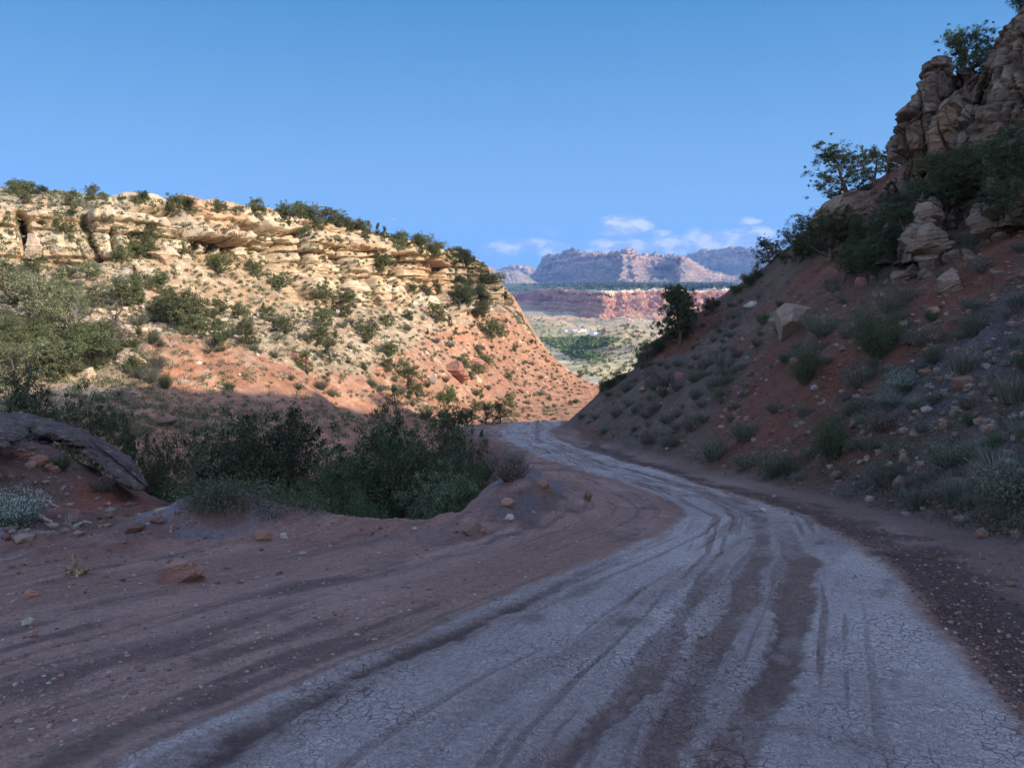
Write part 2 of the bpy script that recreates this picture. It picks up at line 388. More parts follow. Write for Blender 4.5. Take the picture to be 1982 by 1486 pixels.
XP = lambda pts: (np.array([p[1] for p in pts], float), np.array([p[0] for p in pts], float))
def curve(pts, py):
    y, x = XP(sorted(pts, key=lambda p: p[1])); return np.interp(py, y, x)
C_L = [(985, 822), (968, 835), (975, 850), (1030, 880), (1100, 905), (1190, 930), (1285, 960), (1322, 985), (1325, 1000), (1270, 1035), (1180, 1075), (1000, 1140), (900, 1180), (780, 1240), (620, 1300), (380, 1400), (200, 1486), (-200, 1700)]
C_RUT = [(1290, 1040), (1130, 1110), (1000, 1170), (900, 1215), (800, 1260), (700, 1310), (600, 1370), (500, 1420), (400, 1480), (100, 1650)]
C_A = [(1440, 1045), (1421, 1066), (1397, 1105), (1358, 1145), (1310, 1200), (1247, 1326), (1200, 1373), (1080, 1486), (900, 1650)]
C_C = [(1040, 850), (1100, 872), (1180, 900), (1350, 945), (1472, 999), (1478, 1070), (1452, 1113), (1429, 1176), (1397, 1227), (1370, 1279), (1330, 1350), (1295, 1409), (1279, 1486), (1240, 1650)]
C_B = [(1440, 978), (1512, 1014), (1551, 1097), (1543, 1137), (1527, 1216), (1508, 1283), (1476, 1354), (1445, 1413), (1397, 1486), (1300, 1650)]
C_R = [(1085, 822), (1060, 832), (1075, 848), (1120, 868), (1263, 908), (1437, 963), (1555, 995), (1654, 1050), (1725, 1105), (1772, 1160), (1815, 1208), (1870, 1255), (1910, 1314), (1950, 1365), (1982, 1409), (2060, 1486), (2200, 1650)]
C_M = [(1150, 868), (1318, 924), (1476, 967), (1634, 1014), (1760, 1070), (1851, 1156), (1950, 1294), (2080, 1400), (2200, 1520)]
def near_paint(X, Y, Z, hill, sd0):
    n = X.shape; q = p3(X, Y)
    px, py = proj(X, Y, zr(Y)); mpp = np.maximum(Y, 1.5)/FPX          # metres per photo pixel
    lat = (px-curve(C_L, py))*mpp; latr = (curve(C_R, py)-px)*mpp
    s1 = fbm(p3(lat*1.6, Y*.22), 1, 4, seed=71); s2 = fbm(p3(lat*5, Y*.6), 1, 4, seed=73); nn = fbm(q, 2.2, 5, seed=75)
    nb = fbm(q, .7, 4, seed=77)
    fe = fbm(q, 9, 4, seed=78); wob = nn*.07+s2*.05+fe*.06
    clay = sstep(-.06, .10, lat+wob)*sstep(-.06, .12, latr+wob)
    def strip(C, halfw, soft=.07, pmin=0, k=1.0):
        d = np.abs(px-curve(C, py))*mpp
        return sstep(halfw+soft, halfw-soft, d+wob*1.1)*sstep(pmin-20, pmin+130 if pmin > 0 else 40, py)*k
    latc = (px-curve(C_C, py))*mpp
    tread = fbm(p3(latc*13, Y*.35), 1, 3, seed=701); tread2 = fbm(p3(lat*11, Y*.3), 1, 3, seed=702); brk = .70+.42*sstep(-.35, .3, fbm(p3(latc*4, Y*1.1), 1, 4, seed=703)+.5*fe)
    rut = strip(C_RUT, .05, .06, 1035, .9)
    wide = strip(C_RUT, .17, .14, 1060, .6)
    a = strip(C_A, .10, .04, 1035, .85)*brk; c = strip(C_C, .12, .04, 0, .85)*brk; b = strip(C_B, .15, .05, 960, .95)*brk
    lines = sstep(.10, .30, tread)*sstep(1.2, .8, np.abs(latc))*.65+sstep(.15, .36, tread2)*sstep(1.7, 1.0, np.abs(lat))*.55
    pinkm = strip(C_C, .32, .22, 940, .4)
    patch = sstep(.12, .5, nn*.7+.5*s1+.3*s2)*.6+sstep(.0, .5, fbm(p3(lat*2.5, Y*.12), 1, 4, seed=76))*.35
    worn = np.clip(np.maximum.reduce([wide, a, c, b, pinkm, patch, lines]), 0, 1)
    clayc = mixc(np.broadcast_to([.46, .39, .375], n+(3,)), (.58, .50, .475), sstep(-.4, .5, nb+.4*s1))
    pinkc = mixc(np.broadcast_to([.24, .155, .13], n+(3,)), (.18, .125, .11), sstep(-.2, .5, s2))
    road = clayc+(pinkc-clayc)*worn[..., None]
    road = mixc(road, (.10, .062, .054), rut)
    # red brown shoulder on the left with long streaks
    sh = mixc(np.broadcast_to([.30, .17, .135], n+(3,)), (.40, .25, .205), sstep(-.3, .5, s1))
    sh = mixc(sh, (.15, .095, .085), sstep(.08, .5, s1*.6+s2*.6+nn*.35)*.85)
    sh = mixc(sh, (.15, .09, .08), sstep(.15, .4, tread2)*.5)
    sh = mixc(sh, (.36, .24, .20), sstep(.2, .45, fbm(p3(lat*3.2, Y*.25), 1, 4, seed=704))*.5)
    sh = mixc(sh, (.13, .11, .12), sstep(.1, .5, nb)*sstep(2.2, .5, sd0))
    for cx, cy, r in ((-4.1, 10.3, 1.1), (-6.5, 8.9, 1.2), (-8.5, 8.0, 1.5), (.2, 13.5, .9)):
        sh = mixc(sh, (.20, .18, .20), .85*sstep(1.1, .5, np.hypot(X-cx, Y-cy)/r+.4*nn))
    sh = mixc(sh, (.23, .105, .075), .7*sstep(.15, .5, fbm(q, 1.1, 4, seed=79))*sstep(2.5, .8, sd0))
    col_ = sh+(road-sh)*clay[..., None]
    # right ditch: churned dark mud
    right = sstep(.0, -.15, latr+wob)*(lat > 0)
    dt = mixc(np.broadcast_to([.20, .125, .105], n+(3,)), (.28, .19, .16), sstep(-.2, .5, s1))
    dm = np.abs(px-curve(C_M, py))*mpp
    mud = sstep(.62, .15, dm+.5*nn+.2*s1)
    dt = mixc(dt, (.085, .052, .046), mud*.85)
    col_ = col_+(dt-col_)*right[..., None]
    # hillside: red soil, grey blue shale, purple brown
    u = fbm(p3(X, Y, Z), (.10, .10, .22), 4, seed=81); u2 = fbm(p3(X, Y, Z), .5, 5, seed=83); u3 = fbm(q, 2.5, 4, seed=84)
    hc = mixc(np.broadcast_to([.17, .115, .09], n+(3,)), (.21, .15, .11), sstep(-.3, .4, u2))
    hc = mixc(hc, (.25, .095, .062), sstep(-.08, .15, u+.25*u2+.05)*.85)
    PX, PY = proj(X, Y, Z)
    def blob(cx, cy, rx, ry, rot=0., k=1.0):
        dx, dy = PX-cx, PY-cy; c_, s_ = math.cos(rot), math.sin(rot)
        return k*sstep(1.25, .75, np.hypot((dx*c_+dy*s_)/rx, (-dx*s_+dy*c_)/ry)+.3*u2+.1*u3)
    rot = -.6
    grey = np.maximum.reduce([blob(1860, 690, 260, 70, rot), blob(1700, 960, 260, 60, .1), blob(1960, 880, 170, 70, rot), blob(1350, 690, 120, 35, rot, .6), blob(1250, 850, 110, 25, .2, .7), blob(1900, 1010, 160, 60, 0)])
    redm = np.maximum.reduce([blob(1500, 790, 170, 70, rot), blob(1800, 640, 110, 40, rot, .8), blob(1620, 900, 150, 30, rot, .8), blob(1900, 520, 150, 40, rot), blob(1330, 640, 80, 30, rot, .7), blob(1620, 520, 120, 40, rot, .7), blob(1560, 640, 140, 30, rot, .6)])
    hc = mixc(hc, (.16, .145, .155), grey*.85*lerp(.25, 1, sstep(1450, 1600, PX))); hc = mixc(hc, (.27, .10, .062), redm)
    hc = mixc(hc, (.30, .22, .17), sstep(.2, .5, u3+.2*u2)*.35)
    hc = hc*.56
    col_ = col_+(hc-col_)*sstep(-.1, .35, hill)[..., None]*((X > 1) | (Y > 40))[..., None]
    # gully sides
    gc = mixc(np.broadcast_to([.24, .095, .065], n+(3,)), (.15, .095, .08), sstep(-.2, .4, u2)); gc = mixc(gc, (.33, .17, .12), sstep(.1, .5, u3)*.5)
    col_ = col_+(gc-col_)*sstep(.1, -.5, sd0)[..., None]
    on = (sd0 > .3)
    near_paint.depth = (.022*np.maximum.reduce([a, c, b])+.022*rut+.010*lines)*clay*(hill < .1)-.006*strip(C_RUT, .14, .06, 1035)*(1-rut)
    msk = np.stack([clay*(1-rut)*(1-.35*worn)*on*(hill < .2), (right*mud)*on*(hill < .6), sstep(-.1, .4, hill)], -1)
    return col_, msk

# fine polar sheet in front, coarse sheet all round
def polar_sheet(phi0, phi1, nphi, r):
    ph = np.radians(np.linspace(phi0, phi1, nphi)); P, R = np.meshgrid(ph, r)
    return R*np.sin(P), R*np.cos(P)
rr = 1.6*np.exp(np.linspace(0, math.log(215/1.6), 1000))
X, Y = polar_sheet(-44, 50, 1050, rr)
Z, hill, sd0 = near_height(X, Y)
colr, msk = near_paint(X, Y, Z, hill, sd0)
mudd = msk[..., 1]; q = p3(X, Y)
f1, f2, _ = voro(q, 7.0, 5)
Z = Z-near_paint.depth+mudd*(.075*fbm(q, 4, 4, seed=91)+.045*(1-f1)-.02)+msk[..., 2]*fbm(q, 4.5, 4, seed=93)*.05
rutm = msk[..., 0]
m, t, b = new_mat('near_ground')
pos = t.node('ShaderNodeNewGeometry').outputs['Position']; c = attr(t, 'Col')
sm = t.node('ShaderNodeSeparateColor', {0: attr(t, 'Msk')})
n1 = t.noise(pos, 1.3, 5, .7); n2 = t.noise(pos, 9, 5, .72); n3 = t.noise(pos, 60, 4, .7); n4 = t.noise(pos, 24, 6, .75)
wv = t.node('ShaderNodeTexNoise', {'Scale': 5.0, 'Detail': 4.0}); t.l.new(pos, wv.inputs['Vector'])
va_ = t.node('ShaderNodeVectorMath', operation='MULTIPLY_ADD'); t.l.new(wv.outputs['Color'], va_.inputs[0]); va_.inputs[1].default_value = (.16, .16, 0); t.l.new(pos, va_.inputs[2])
flatp = t.mapping(va_.outputs[0], (1, .8, 0))
cr1 = t.vor(flatp, 19, 'DISTANCE_TO_EDGE'); cr2 = t.vor(flatp, 47, 'DISTANCE_TO_EDGE')
k1 = t.math('MULTIPLY', t.ramp(cr1, .055, .010), t.ramp(n1, .42, .62, .15, 1.0)); k2 = t.math('MULTIPLY', t.ramp(cr2, .05, .01), t.ramp(n2, .40, .62, 0, .8))
crack = t.math('MAXIMUM', k1, k2)
crm = t.math('MULTIPLY', crack, t.ramp(sm.outputs[0], .1, .7, .28, 1.0))
crm = t.math('MULTIPLY', crm, t.math('SUBTRACT', 1.0, sm.outputs[2]))
f = t.math('ADD', t.ramp(n1, .3, .7, .84, 1.14, False), t.ramp(n2, .25, .75, -.30, .30, False)); f = t.math('ADD', f, t.ramp(n4, .3, .7, -.30, .26, False)); f = t.math('ADD', f, t.ramp(n3, .3, .7, -.16, .16, False))
comb = t.node('ShaderNodeCombineXYZ', {0: f, 1: f, 2: f}).outputs[0]
cc = t.mix(1.0, c, comb, 'MULTIPLY')
peb = t.vor(pos, 16); pebm = t.math('MULTIPLY', t.ramp(peb, .20, .15), t.math('SUBTRACT', 1.0, sm.outputs[0]))
cc = t.mix(t.math('MULTIPLY', pebm, t.ramp(n2, .5, .62, 0, .8)), cc, (.38, .31, .28))
cc = t.mix(t.math('MULTIPLY', crm, .78), cc, (.085, .055, .05))
t.l.new(cc, b.inputs['Base Color'])
hh = t.math('SUBTRACT', t.math('ADD', t.math('MULTIPLY', n2, 1.0), t.math('MULTIPLY', n4, .7)), t.math('MULTIPLY', crm, .6))
hh = t.math('ADD', hh, t.math('MULTIPLY', pebm, .3))
bump(t, b, hh, 1.0, .05)
M_near = m
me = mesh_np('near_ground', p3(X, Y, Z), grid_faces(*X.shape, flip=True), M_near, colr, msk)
ground = structure('ground', me, 'red dirt canyon floor with the pale cracked clay road and shaded hillside')
NEAR_OBJ = ground
# rest of the hill beside and behind the camera
rc = 1.6*np.exp(np.linspace(0, math.log(150/1.6), 170))
X2, Y2 = polar_sheet(50, 316, 420, rc)
Z2, h2, s2_ = near_height(X2, Y2); c2_, m2_ = near_paint(X2, Y2, Z2, h2, s2_)
c2_ = np.where(((s2_ > .5) & (h2 < .3) & (Y2 < 1.2))[..., None], np.array([.27, .16, .13])+.05*fbm(p3(X2, Y2), 2.0, 4, seed=8)[..., None], c2_)
structure('hillside', mesh_np('hillside', p3(X2, Y2, Z2), grid_faces(*X2.shape, flip=True), M_near, c2_, m2_*0), 'ground and hill continuing beside and behind the viewer')
x3, y3 = polar_sheet(0, 360, 90, np.array([.02, .5, 1.0, 1.6001])); z3, h3, s3 = near_height(x3, y3)
structure('road_underfoot', mesh_np('road_underfoot', p3(x3, y3, z3), grid_faces(*x3.shape, flip=True), M_near, np.broadcast_to([.33, .31, .31], x3.shape+(3,)), np.broadcast_to([1., 0, 0], x3.shape+(3,))), 'patch of the clay road under the viewer')

# ------------------------------------------------------------------ lofted surfaces
def loft(PXc, PYt, Dt, nrow, ncol, rowpow=None):
    """control table (rows x columns of photo px, py, distance) -> dense world grid, row and column parameters"""
    P = unproj(np.broadcast_to(PXc, PYt.shape), PYt, Dt)
    R, C = PYt.shape
    cu = np.linspace(PXc[0], PXc[-1], ncol)
    def cr(tk, vals, tt):                                       # cubic (finite difference tangents) along an axis 0
        m_ = np.gradient(vals, tk, axis=0); i = np.clip(np.searchsorted(tk, tt, 'right')-1, 0, len(tk)-2)
        h = (tk[i+1]-tk[i])[:, None, None] if vals.ndim == 3 else (tk[i+1]-tk[i])
        s = ((tt-tk[i])/(tk[i+1]-tk[i])); s = s.reshape((-1,)+(1,)*(vals.ndim-1))
        return vals[i]*(2*s**3-3*s**2+1)+vals[i+1]*(-2*s**3+3*s**2)+h*(m_[i]*(s**3-2*s**2+s)+m_[i+1]*(s**3-s**2))
    G = cr(PXc, P.transpose(1, 0, 2), cu).transpose(1, 0, 2)     # R x ncol
    rp = np.asarray(rowpow if rowpow is not None else np.ones(R-1)); cum = np.concatenate([[0], np.cumsum(rp)]); rt = np.interp(np.linspace(0, cum[-1], nrow), cum, np.arange(R))
    i = np.clip(rt.astype(int), 0, R-2); s = (rt-i)[:, None, None]
    return G[i]*(1-s)+G[i+1]*s, rt, cu
def smooth_rows(G, k):
    for _ in range(k):
        G = G.copy(); G[1:-1] = (G[:-2]+2*G[1:-1]+G[2:])/4
    return G
def normals(G):
    a = np.gradient(G, axis=1); b_ = np.gradient(G, axis=0); n_ = np.cross(a, b_); n_ /= np.linalg.norm(n_, axis=-1, keepdims=True)+1e-9
    if (n_*G).sum(-1).mean() > 0: n_ = -n_                        # towards the viewer's side
    return n_
# --- sunlit canyon wall
G, rt, cu = loft(W_PX, W_PY, W_D, 640, 1250, [.7, .8, 1, 1.3, .9, 1.5, 1, .7, .3])
G = smooth_rows(G, 5)
N = normals(smooth_rows(G, 12))
R_ = np.broadcast_to(rt[:, None], G.shape[:2]); U_ = np.broadcast_to(cu[None], G.shape[:2])
lowm = sstep(300, 420, U_)
cliff = np.clip(np.interp(R_, [3.9, 4.15, 4.85, 5.05, 5.12, 5.95, 6.1, 6.9, 7.15], [0, .75, .75, .35, 1, 1, .7, .8, .0]), 0, 1)
cliff = np.where(R_ < 5.05, cliff*lerp(.5, 1, lowm), cliff)*sstep(1060, 985, U_)
bandn = fbm(G, (.03, .03, .02), 3, seed=101)
cliff = cliff*np.where(R_ < 5.05, sstep(-.25, .05, bandn+.1+.5*sstep(760, 800, U_)), 1)
Hn = N.copy(); Hn[..., 2] *= .25; Hn /= np.linalg.norm(Hn, axis=-1, keepdims=True)
q = G.copy(); w_ = np.stack([fbm(G, .15, 3, seed=s) for s in (1, 2, 3)], -1)
q = q+w_*1.6
zl = G[..., 2]+.45*w_[..., 2]+.02*G[..., 0]+.4*fbm(G, .05, 2, seed=171)
sl = .24*G[..., 0]+.97*G[..., 1]+1.1*w_[..., 0]+.6*w_[..., 1]-.12*zl
def masonry(th_, wd_, sd_):
    """beds of uneven thickness split by vertical joints: block id noise, distance to joint and to bedding plane"""
    zz = zl/th_+.35*np.sin(zl/th_*1.3+sd_); L_ = np.floor(zz); fz = zz-L_; Li = L_.astype(int)
    lr = _hash(Li, Li*0+sd_, Li*0, 31); wl = wd_*(.6+1.1*_hash(Li, Li*0+sd_, Li*0, 32))
    ss = sl/wl+lr*37; ss = ss+.28*np.sin(ss*2.1+lr*9); K_ = np.floor(ss); fs = ss-K_; Ki = K_.astype(int)
    return lr, _hash(Li, Ki, Li*0+sd_, 33), np.minimum(fs, 1-fs)*wl, np.minimum(fz, 1-fz)*th_, fz, fs, _hash(Li, Ki, Li*0+sd_, 34)
lrA, idA, jA, hA, fzA, fsA, tA = masonry(3.4, 5.8, 3); lrB, idB, jB, hB, fzB, fsB, tB = masonry(1.55, 3.2, 4)
e1 = jA*.12
b1, b2, bid = voro(q, (.12, .12, .2), 11)
smo = sstep(330, 240, U_)*sstep(5.05, 5.2, R_)                    # the massive smooth bay on the left
D = (lrA-.5)*1.3+(idA-.5)*3.0*(1-.6*smo)+(fsA-.5)*(tA-.5)*2.2-2.8*sstep(.6, .0, jA)*(1-.4*smo)-.9*sstep(.35, 0, hA)*(1-.4*smo)
D = D+(1-.75*smo)*((lrB-.5)*.5+(idB-.5)*.8+(fsB-.5)*(tB-.5)*.8-.6*sstep(.22, 0, jB)-.42*sstep(.16, 0, hB))+(bid-.5)*1.2*(1-.5*smo)+fbm(G, .5, 6, seed=111, gain=.6)*.7
alc = fbm(G, (.055, .055, .05), 3, seed=115)*3.4
D = D*1.1+alc
# deep cleft at the far left of the bay
def cleft(u0, u1, r0, r1, dep, wid=9):
    uc = lerp(u0, u1, (R_-r0)/(r1-r0)); return -dep*np.exp(-((U_-uc)/wid)**2)*sstep(r0-.1, r0+.1, R_)*sstep(r1+.05, r1-.1, R_)
D = D+cleft(72, 36, 4.9, 5.95, 4.5, 9)+cleft(498, 492, 5.0, 5.9, 4.0, 7)+cleft(548, 540, 5.0, 5.95, 4.5, 8)+cleft(232, 222, 5.05, 5.7, 2.2, 6)+cleft(780, 775, 5.0, 5.9, 4, 6)+cleft(385, 380, 5.2, 5.95, 2.5, 5)+cleft(412, 418, 5.2, 5.95, 2.5, 5)+cleft(770, 768, 4.1, 4.95, 4, 5)
D = D-1.8*np.exp(-((R_-5.03)/.05)**2)*sstep(300, 420, U_)+.9*sstep(5.75, 5.9, R_)*sstep(6.08, 6.0, R_)
D = D+1.8*np.exp(-((U_-820)/38)**2)*sstep(3.9, 4.1, R_)*sstep(6.1, 5.9, R_)
tal = (1-cliff)
t1, t2, tid = voro(G+w_, (.8, .8, .9), 13); t3, t4, tid2 = voro(G+w_*.3, (2.2, 2.2, 2.4), 14)
rocky = sstep(2.0, 2.6, R_)*lerp(.45, 1, sstep(3, 4.5, R_))*sstep(7.3, 7.0, R_)+.15
rocky = rocky*sstep(-.35, .25, fbm(G, .12, 3, seed=121))
TD = fbm(G, .1, 5, seed=131)*1.1+fbm(G, .9, 4, seed=133)*.22+rocky*((tid > .62)*sstep(.55, .25, t1)*.55+(tid2 > .5)*sstep(.5, .2, t3)*.22)
rill = fbm(p3(G[..., 0]+.5*G[..., 1]+G[..., 2]*.5+1.2*w_[..., 0], G[..., 2]*.25), (.22, 1, 1), 4, seed=141, ridged=True)
redslope = sstep(2.15, 2.0, R_)*sstep(.7, 1.0, R_)
TD = TD-rill*.4*redslope+(R_ < .9)*fbm(G, .4, 4, seed=143)*.4
skyf = sstep(9, 8, R_)
edge = sstep(8.6, 7.9, R_)
Gd = G+Hn*(D*cliff)[..., None]+N*(TD*tal*lerp(.25, 1, edge))[..., None]
NW = N
# colours
n_a = fbm(G, .08, 4, seed=151); n_b = fbm(G, .5, 5, seed=153); n_c = fbm(G, 2.2, 4, seed=155); n_l = fbm(p3(G[..., 0], G[..., 1], zl), (.03, .03, 1.1), 4, seed=157)
sh2 = R_.shape
cream = mixc(np.broadcast_to([.50, .35, .20], sh2+(3,)), (.60, .47, .31), sstep(-.3, .35, n_l+.3*n_b))
cream = mixc(cream, (.52, .30, .165), sstep(.0, .45, n_a+.35*n_b)*.75)
cream = mixc(cream, (.34, .24, .16), sstep(.2, .5, n_c+.2*n_b)*.6); cream = mixc(cream, (.22, .15, .10), np.maximum(sstep(.3, .0, jA), sstep(.2, 0, hA))*.55); cream = mixc(cream, (.30, .21, .14), sstep(.2, .45, fbm(p3(G[..., 0], G[..., 1], zl), (.04, .04, 2.6), 4, seed=163))*.6)
streak = fbm(p3(U_*.09, zl*.08), 1, 4, seed=159)
cream = mixc(cream, (.25, .19, .14), sstep(.05, .4, streak+.15*n_b)*sstep(5.2, 5.5, R_)*sstep(6.05, 5.9, R_)*.55*(smo*.8+.2))
cream = mixc(cream, (.72, .63, .48), sstep(4.0, 4.2, R_)*sstep(4.9, 4.6, R_)*sstep(-.1, .2, n_a+.1)*.6)
talc = mixc(np.broadcast_to([.42, .285, .17], sh2+(3,)), (.55, .42, .27), sstep(-.1, .4, n_b+.4*(tid-.5)))
talc = mixc(talc, (.24, .21, .13), sstep(.05, .4, n_c+.3*n_b)*.5)
red = mixc(np.broadcast_to([.40, .185, .10], sh2+(3,)), (.48, .27, .16), sstep(-.2, .4, n_b))
red = mixc(red, (.34, .16, .105), sstep(.1, .5, n_c+rill*.3)*.6)
redm = sstep(.05, -.1, (R_-(2.0+1.6*sstep(640, 900, U_)+.35*n_b+.3*n_a)))*sstep(220, 320, U_+60*n_b)
redm = np.maximum(redm, sstep(880, 960, U_+40*n_b)*sstep(4.2, 3.9, R_)*.85)
base = talc+(red-talc)*redm[..., None]
sand = sstep(260, 160, U_+50*n_b)*sstep(3, 2.2, R_); base = mixc(base, (.44, .33, .22), sand*.8)
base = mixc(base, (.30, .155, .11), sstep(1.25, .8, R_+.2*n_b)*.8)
base = mixc(base, (.42, .33, .24), sstep(.15, .45, fbm(G, 1.1, 4, seed=161))*.5*(R_ > 1))
plat = sstep(7.0, 7.2, R_+.1*n_b); base = mixc(base, (.30, .25, .15), plat*.75)
cw = sstep(.15, .5, cliff)
wc = base+(cream-base)*cw[..., None]
dark = sstep(865, 900, U_+20*n_b)*cw; wc = mixc(wc, (.22, .175, .125), dark*.72)  # greyer end cliff, its colour also darkened for facing away from the sun
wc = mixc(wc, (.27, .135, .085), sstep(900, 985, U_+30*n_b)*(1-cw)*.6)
ledge = sstep(.1, 0, np.abs(R_-(3.35+.25*n_b*.2)))*sstep(800, 840, U_)*sstep(930, 900, U_)
wc = mixc(wc, (.5, .2, .12), ledge)
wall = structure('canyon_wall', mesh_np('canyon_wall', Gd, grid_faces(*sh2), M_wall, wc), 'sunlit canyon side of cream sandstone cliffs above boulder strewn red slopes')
WALL_OBJ = wall

# ------------------------------------------------------------------ the valley, the red mesa and the big mountains beyond
V_D = np.array([95, 150, 260, 400, 560, 700, 1000, 1400, 1800, 2300, 2900, 3600, 6000, 11000, 16000.])
V_Z = np.array([-30, -36, -46, -56, -64, -70, -78, -84, -86, -84, -76, -60, 20, 60, 60.])
ra = 95*np.exp(np.linspace(0, math.log(15000/95), 720)); aa = np.linspace(-.30, .62, 620)
A_, Rd = np.meshgrid(aa, ra); X = A_*Rd; Y = Rd
q = p3(X, Y)
Z = np.interp(Y, V_D, V_Z)
Z = Z+fbm(q, .0016, 4, seed=201)*9*sstep(300, 900, Y)*sstep(5500, 3000, Y)
rdg = fbm(q+30*w_[0, 0], .006, 5, seed=203, ridged=True)
bad = sstep(350, 500, Y)*sstep(1250, 900, Y)*sstep(-20, 60, X-.055*Y)           # pale badland mounds at the canyon mouth
def px_of(a): return a*FPX+CX
def mound(pxc, pyb, d, rx, ry, h, p=1.3):
    c0 = unproj(pxc, pyb, d); r = np.hypot((X-c0[0])/rx, (Y-d)/ry); return h*np.clip(1-r, 0, 1)**p
er = 1+.22*fbm(q, (.02, .02, 1), 5, seed=205, ridged=True)
Z = Z+mound(1213, 690, 1150, 95, 190, 44, .9)*er+mound(1160, 700, 1130, 50, 90, 10, .7)*er
Z = Z+mound(1245, 740, 760, 115, 150, 17, .8)*er+mound(1110, 745, 640, 55, 80, 8, .8)*er
Z = Z+mound(1165, 760, 470, 80, 90, 9, .8)*er+mound(1235, 770, 420, 60, 90, 6, .8)*er+mound(1060, 705, 1500, 60, 120, 5, .7)*er
Z = Z+mound(1020, 655, 1900, 330, 260, 22, .45)*er+mound(1160, 640, 2350, 300, 130, 14, .5)*er
# stepped low hills in front of the mesa
hills = fbm(q+200, (.0042, .0030, 1), 5, seed=207)
Z = Z+sstep(.02, .22, hills)*sstep(1750, 2000, Y)*sstep(3500, 2600, Y)*13*er+sstep(.15, .3, hills)*sstep(2100, 2500, Y)*7*er
Z = Z-rdg*3*sstep(600, 1000, Y)*sstep(4000, 2500, Y)
Z = Z+fbm(q, .03, 4, seed=209)*1.6
n1 = fbm(q, .004, 5, seed=211); n2 = fbm(q, .03, 4, seed=213); slope = np.hypot(np.gradient(Z, axis=0)/np.gradient(Y, axis=0), np.gradient(Z, axis=1)/np.gradient(X, axis=1))
vc = mixc(np.broadcast_to([.42, .33, .19], X.shape+(3,)), (.48, .36, .22), sstep(-.2, .3, n1))
vc = mixc(vc, (.28, .26, .14), sstep(.0, .35, fbm(q, .0025, 4, seed=215))*.7*sstep(1300, 1700, Y))
vc = mixc(vc, (.46, .27, .18), sstep(.12, .4, slope)*sstep(1300, 1700, Y)*.9)
vc = mixc(vc, (.62, .49, .25), sstep(1300, 1100, Y)*.7); vc = mixc(vc, (.50, .46, .34), sstep(600, 480, Y)*sstep(.0, .3, n2+.2)*.8)
vc = mixc(vc, (.22, .24, .16), sstep(.05, .35, n2)*sstep(1300, 1100, Y)*.5)
vc = mixc(vc, (.28, .22, .15), (mound(1213, 690, 1150, 95, 190, 1.0, .9) > .12)*.6)
def river(Y): return np.interp(Y, [1200, 1350, 1500, 1700, 1900, 2100], [70, 100, 110, 120, 200, 330])
gm = sstep(1.0, .6, np.abs(Y-1540+.9*(X-120)*.6)/260+.35*n1)*sstep(.36, .2, np.abs(X/Y-.065))
vc = mixc(vc, (.16, .19, .08), gm*.55)
bench = sstep(3500, 4200, Y)
vc = mixc(vc, (.13, .155, .08), bench*.8); vc = mixc(vc, (.33, .24, .16), bench*sstep(.1, .3, n2)*.45)
valley = structure('valley', mesh_np('valley', p3(X, Y, Z), grid_faces(*X.shape), M_valley, vc), 'wide valley floor of pale mounds, green river bottoms and tan flats beyond the canyon')
VALLEY_OBJ = valley

def massif(name, label, pxs, pys, ds, nrow, ncol, rowpow, gully, amp, colour, vertical, seed):
    G, rt, cu = loft(np.array(pxs, float), tab(*pys), tab(*ds), nrow, ncol, rowpow)
    N = normals(G)
    R_ = np.broadcast_to(rt[:, None], G.shape[:2]); U_ = np.broadcast_to(cu[None], G.shape[:2])
    Hn = N.copy(); Hn[..., 2] *= .2; Hn /= np.linalg.norm(Hn, axis=-1, keepdims=True)
    wv = fbm(G, .9/gully, 3, seed=seed+50)
    g1 = fbm(p3(G[..., 0]+.35*G[..., 1]+wv*gully*.35, G[..., 2]*.12), 1.0/gully, 5, gain=.55, seed=seed, ridged=True)
    g2 = fbm(p3(G[..., 0]+wv*gully*.2, G[..., 2]*.35, G[..., 1]*.4), 3.2/gully, 4, seed=seed+5, ridged=True)
    g3 = fbm(G, 5/gully, 4, seed=seed+9)
    vz = np.interp(R_, np.arange(len(vertical)), vertical)
    st = fbm(p3(G[..., 0]*.02/gully*30, G[..., 1]*0, G[..., 2]*8/gully), 1, 3, seed=seed+12)
    D = (-g1*amp*1.0-g2*amp*.5+g3*amp*.3+st*amp*.25*vz)
    fade = sstep(0, .5, R_)
    Gd = G+Hn*(D*fade*(.45+.55*vz))[..., None]
    Gd[..., 2] += (g3*amp*.12+ (g2)*amp*.10)*sstep(rt[-1], rt[-1]-.9, R_)*sstep(.3, 1, R_)
    c = colour(G, R_, U_, g1, g2, g3, st)
    return structure(name, mesh_np(name, Gd, grid_faces(*G.shape[:2]), M_far, c), label)
def c_red(G, R, U, g1, g2, g3, st):
    c = mixc(np.broadcast_to([.35, .145, .085], R.shape+(3,)), (.43, .235, .145), sstep(-.2, .4, st+.4*g3))
    c = mixc(c, (.34, .14, .10), sstep(.0, .5, -g2)*.5)
    bands = fbm(p3(G[..., 0]*.001, G[..., 2]*.11), 1, 3, seed=77); c = mixc(c, (.27, .11, .08), sstep(.05, .3, bands)*.6); c = mixc(c, (.50, .33, .22), sstep(-.1, -.35, bands)*.45)
    c = mixc(c, (.62, .50, .36), sstep(2.75, 2.85, R)*sstep(3.2, 3.02, R)*sstep(1100, 1150, U))
    c = mixc(c, (.13, .155, .08), sstep(3.02, 3.1, R)); return mixc(c, (.45, .33, .22), sstep(.6, .2, R))
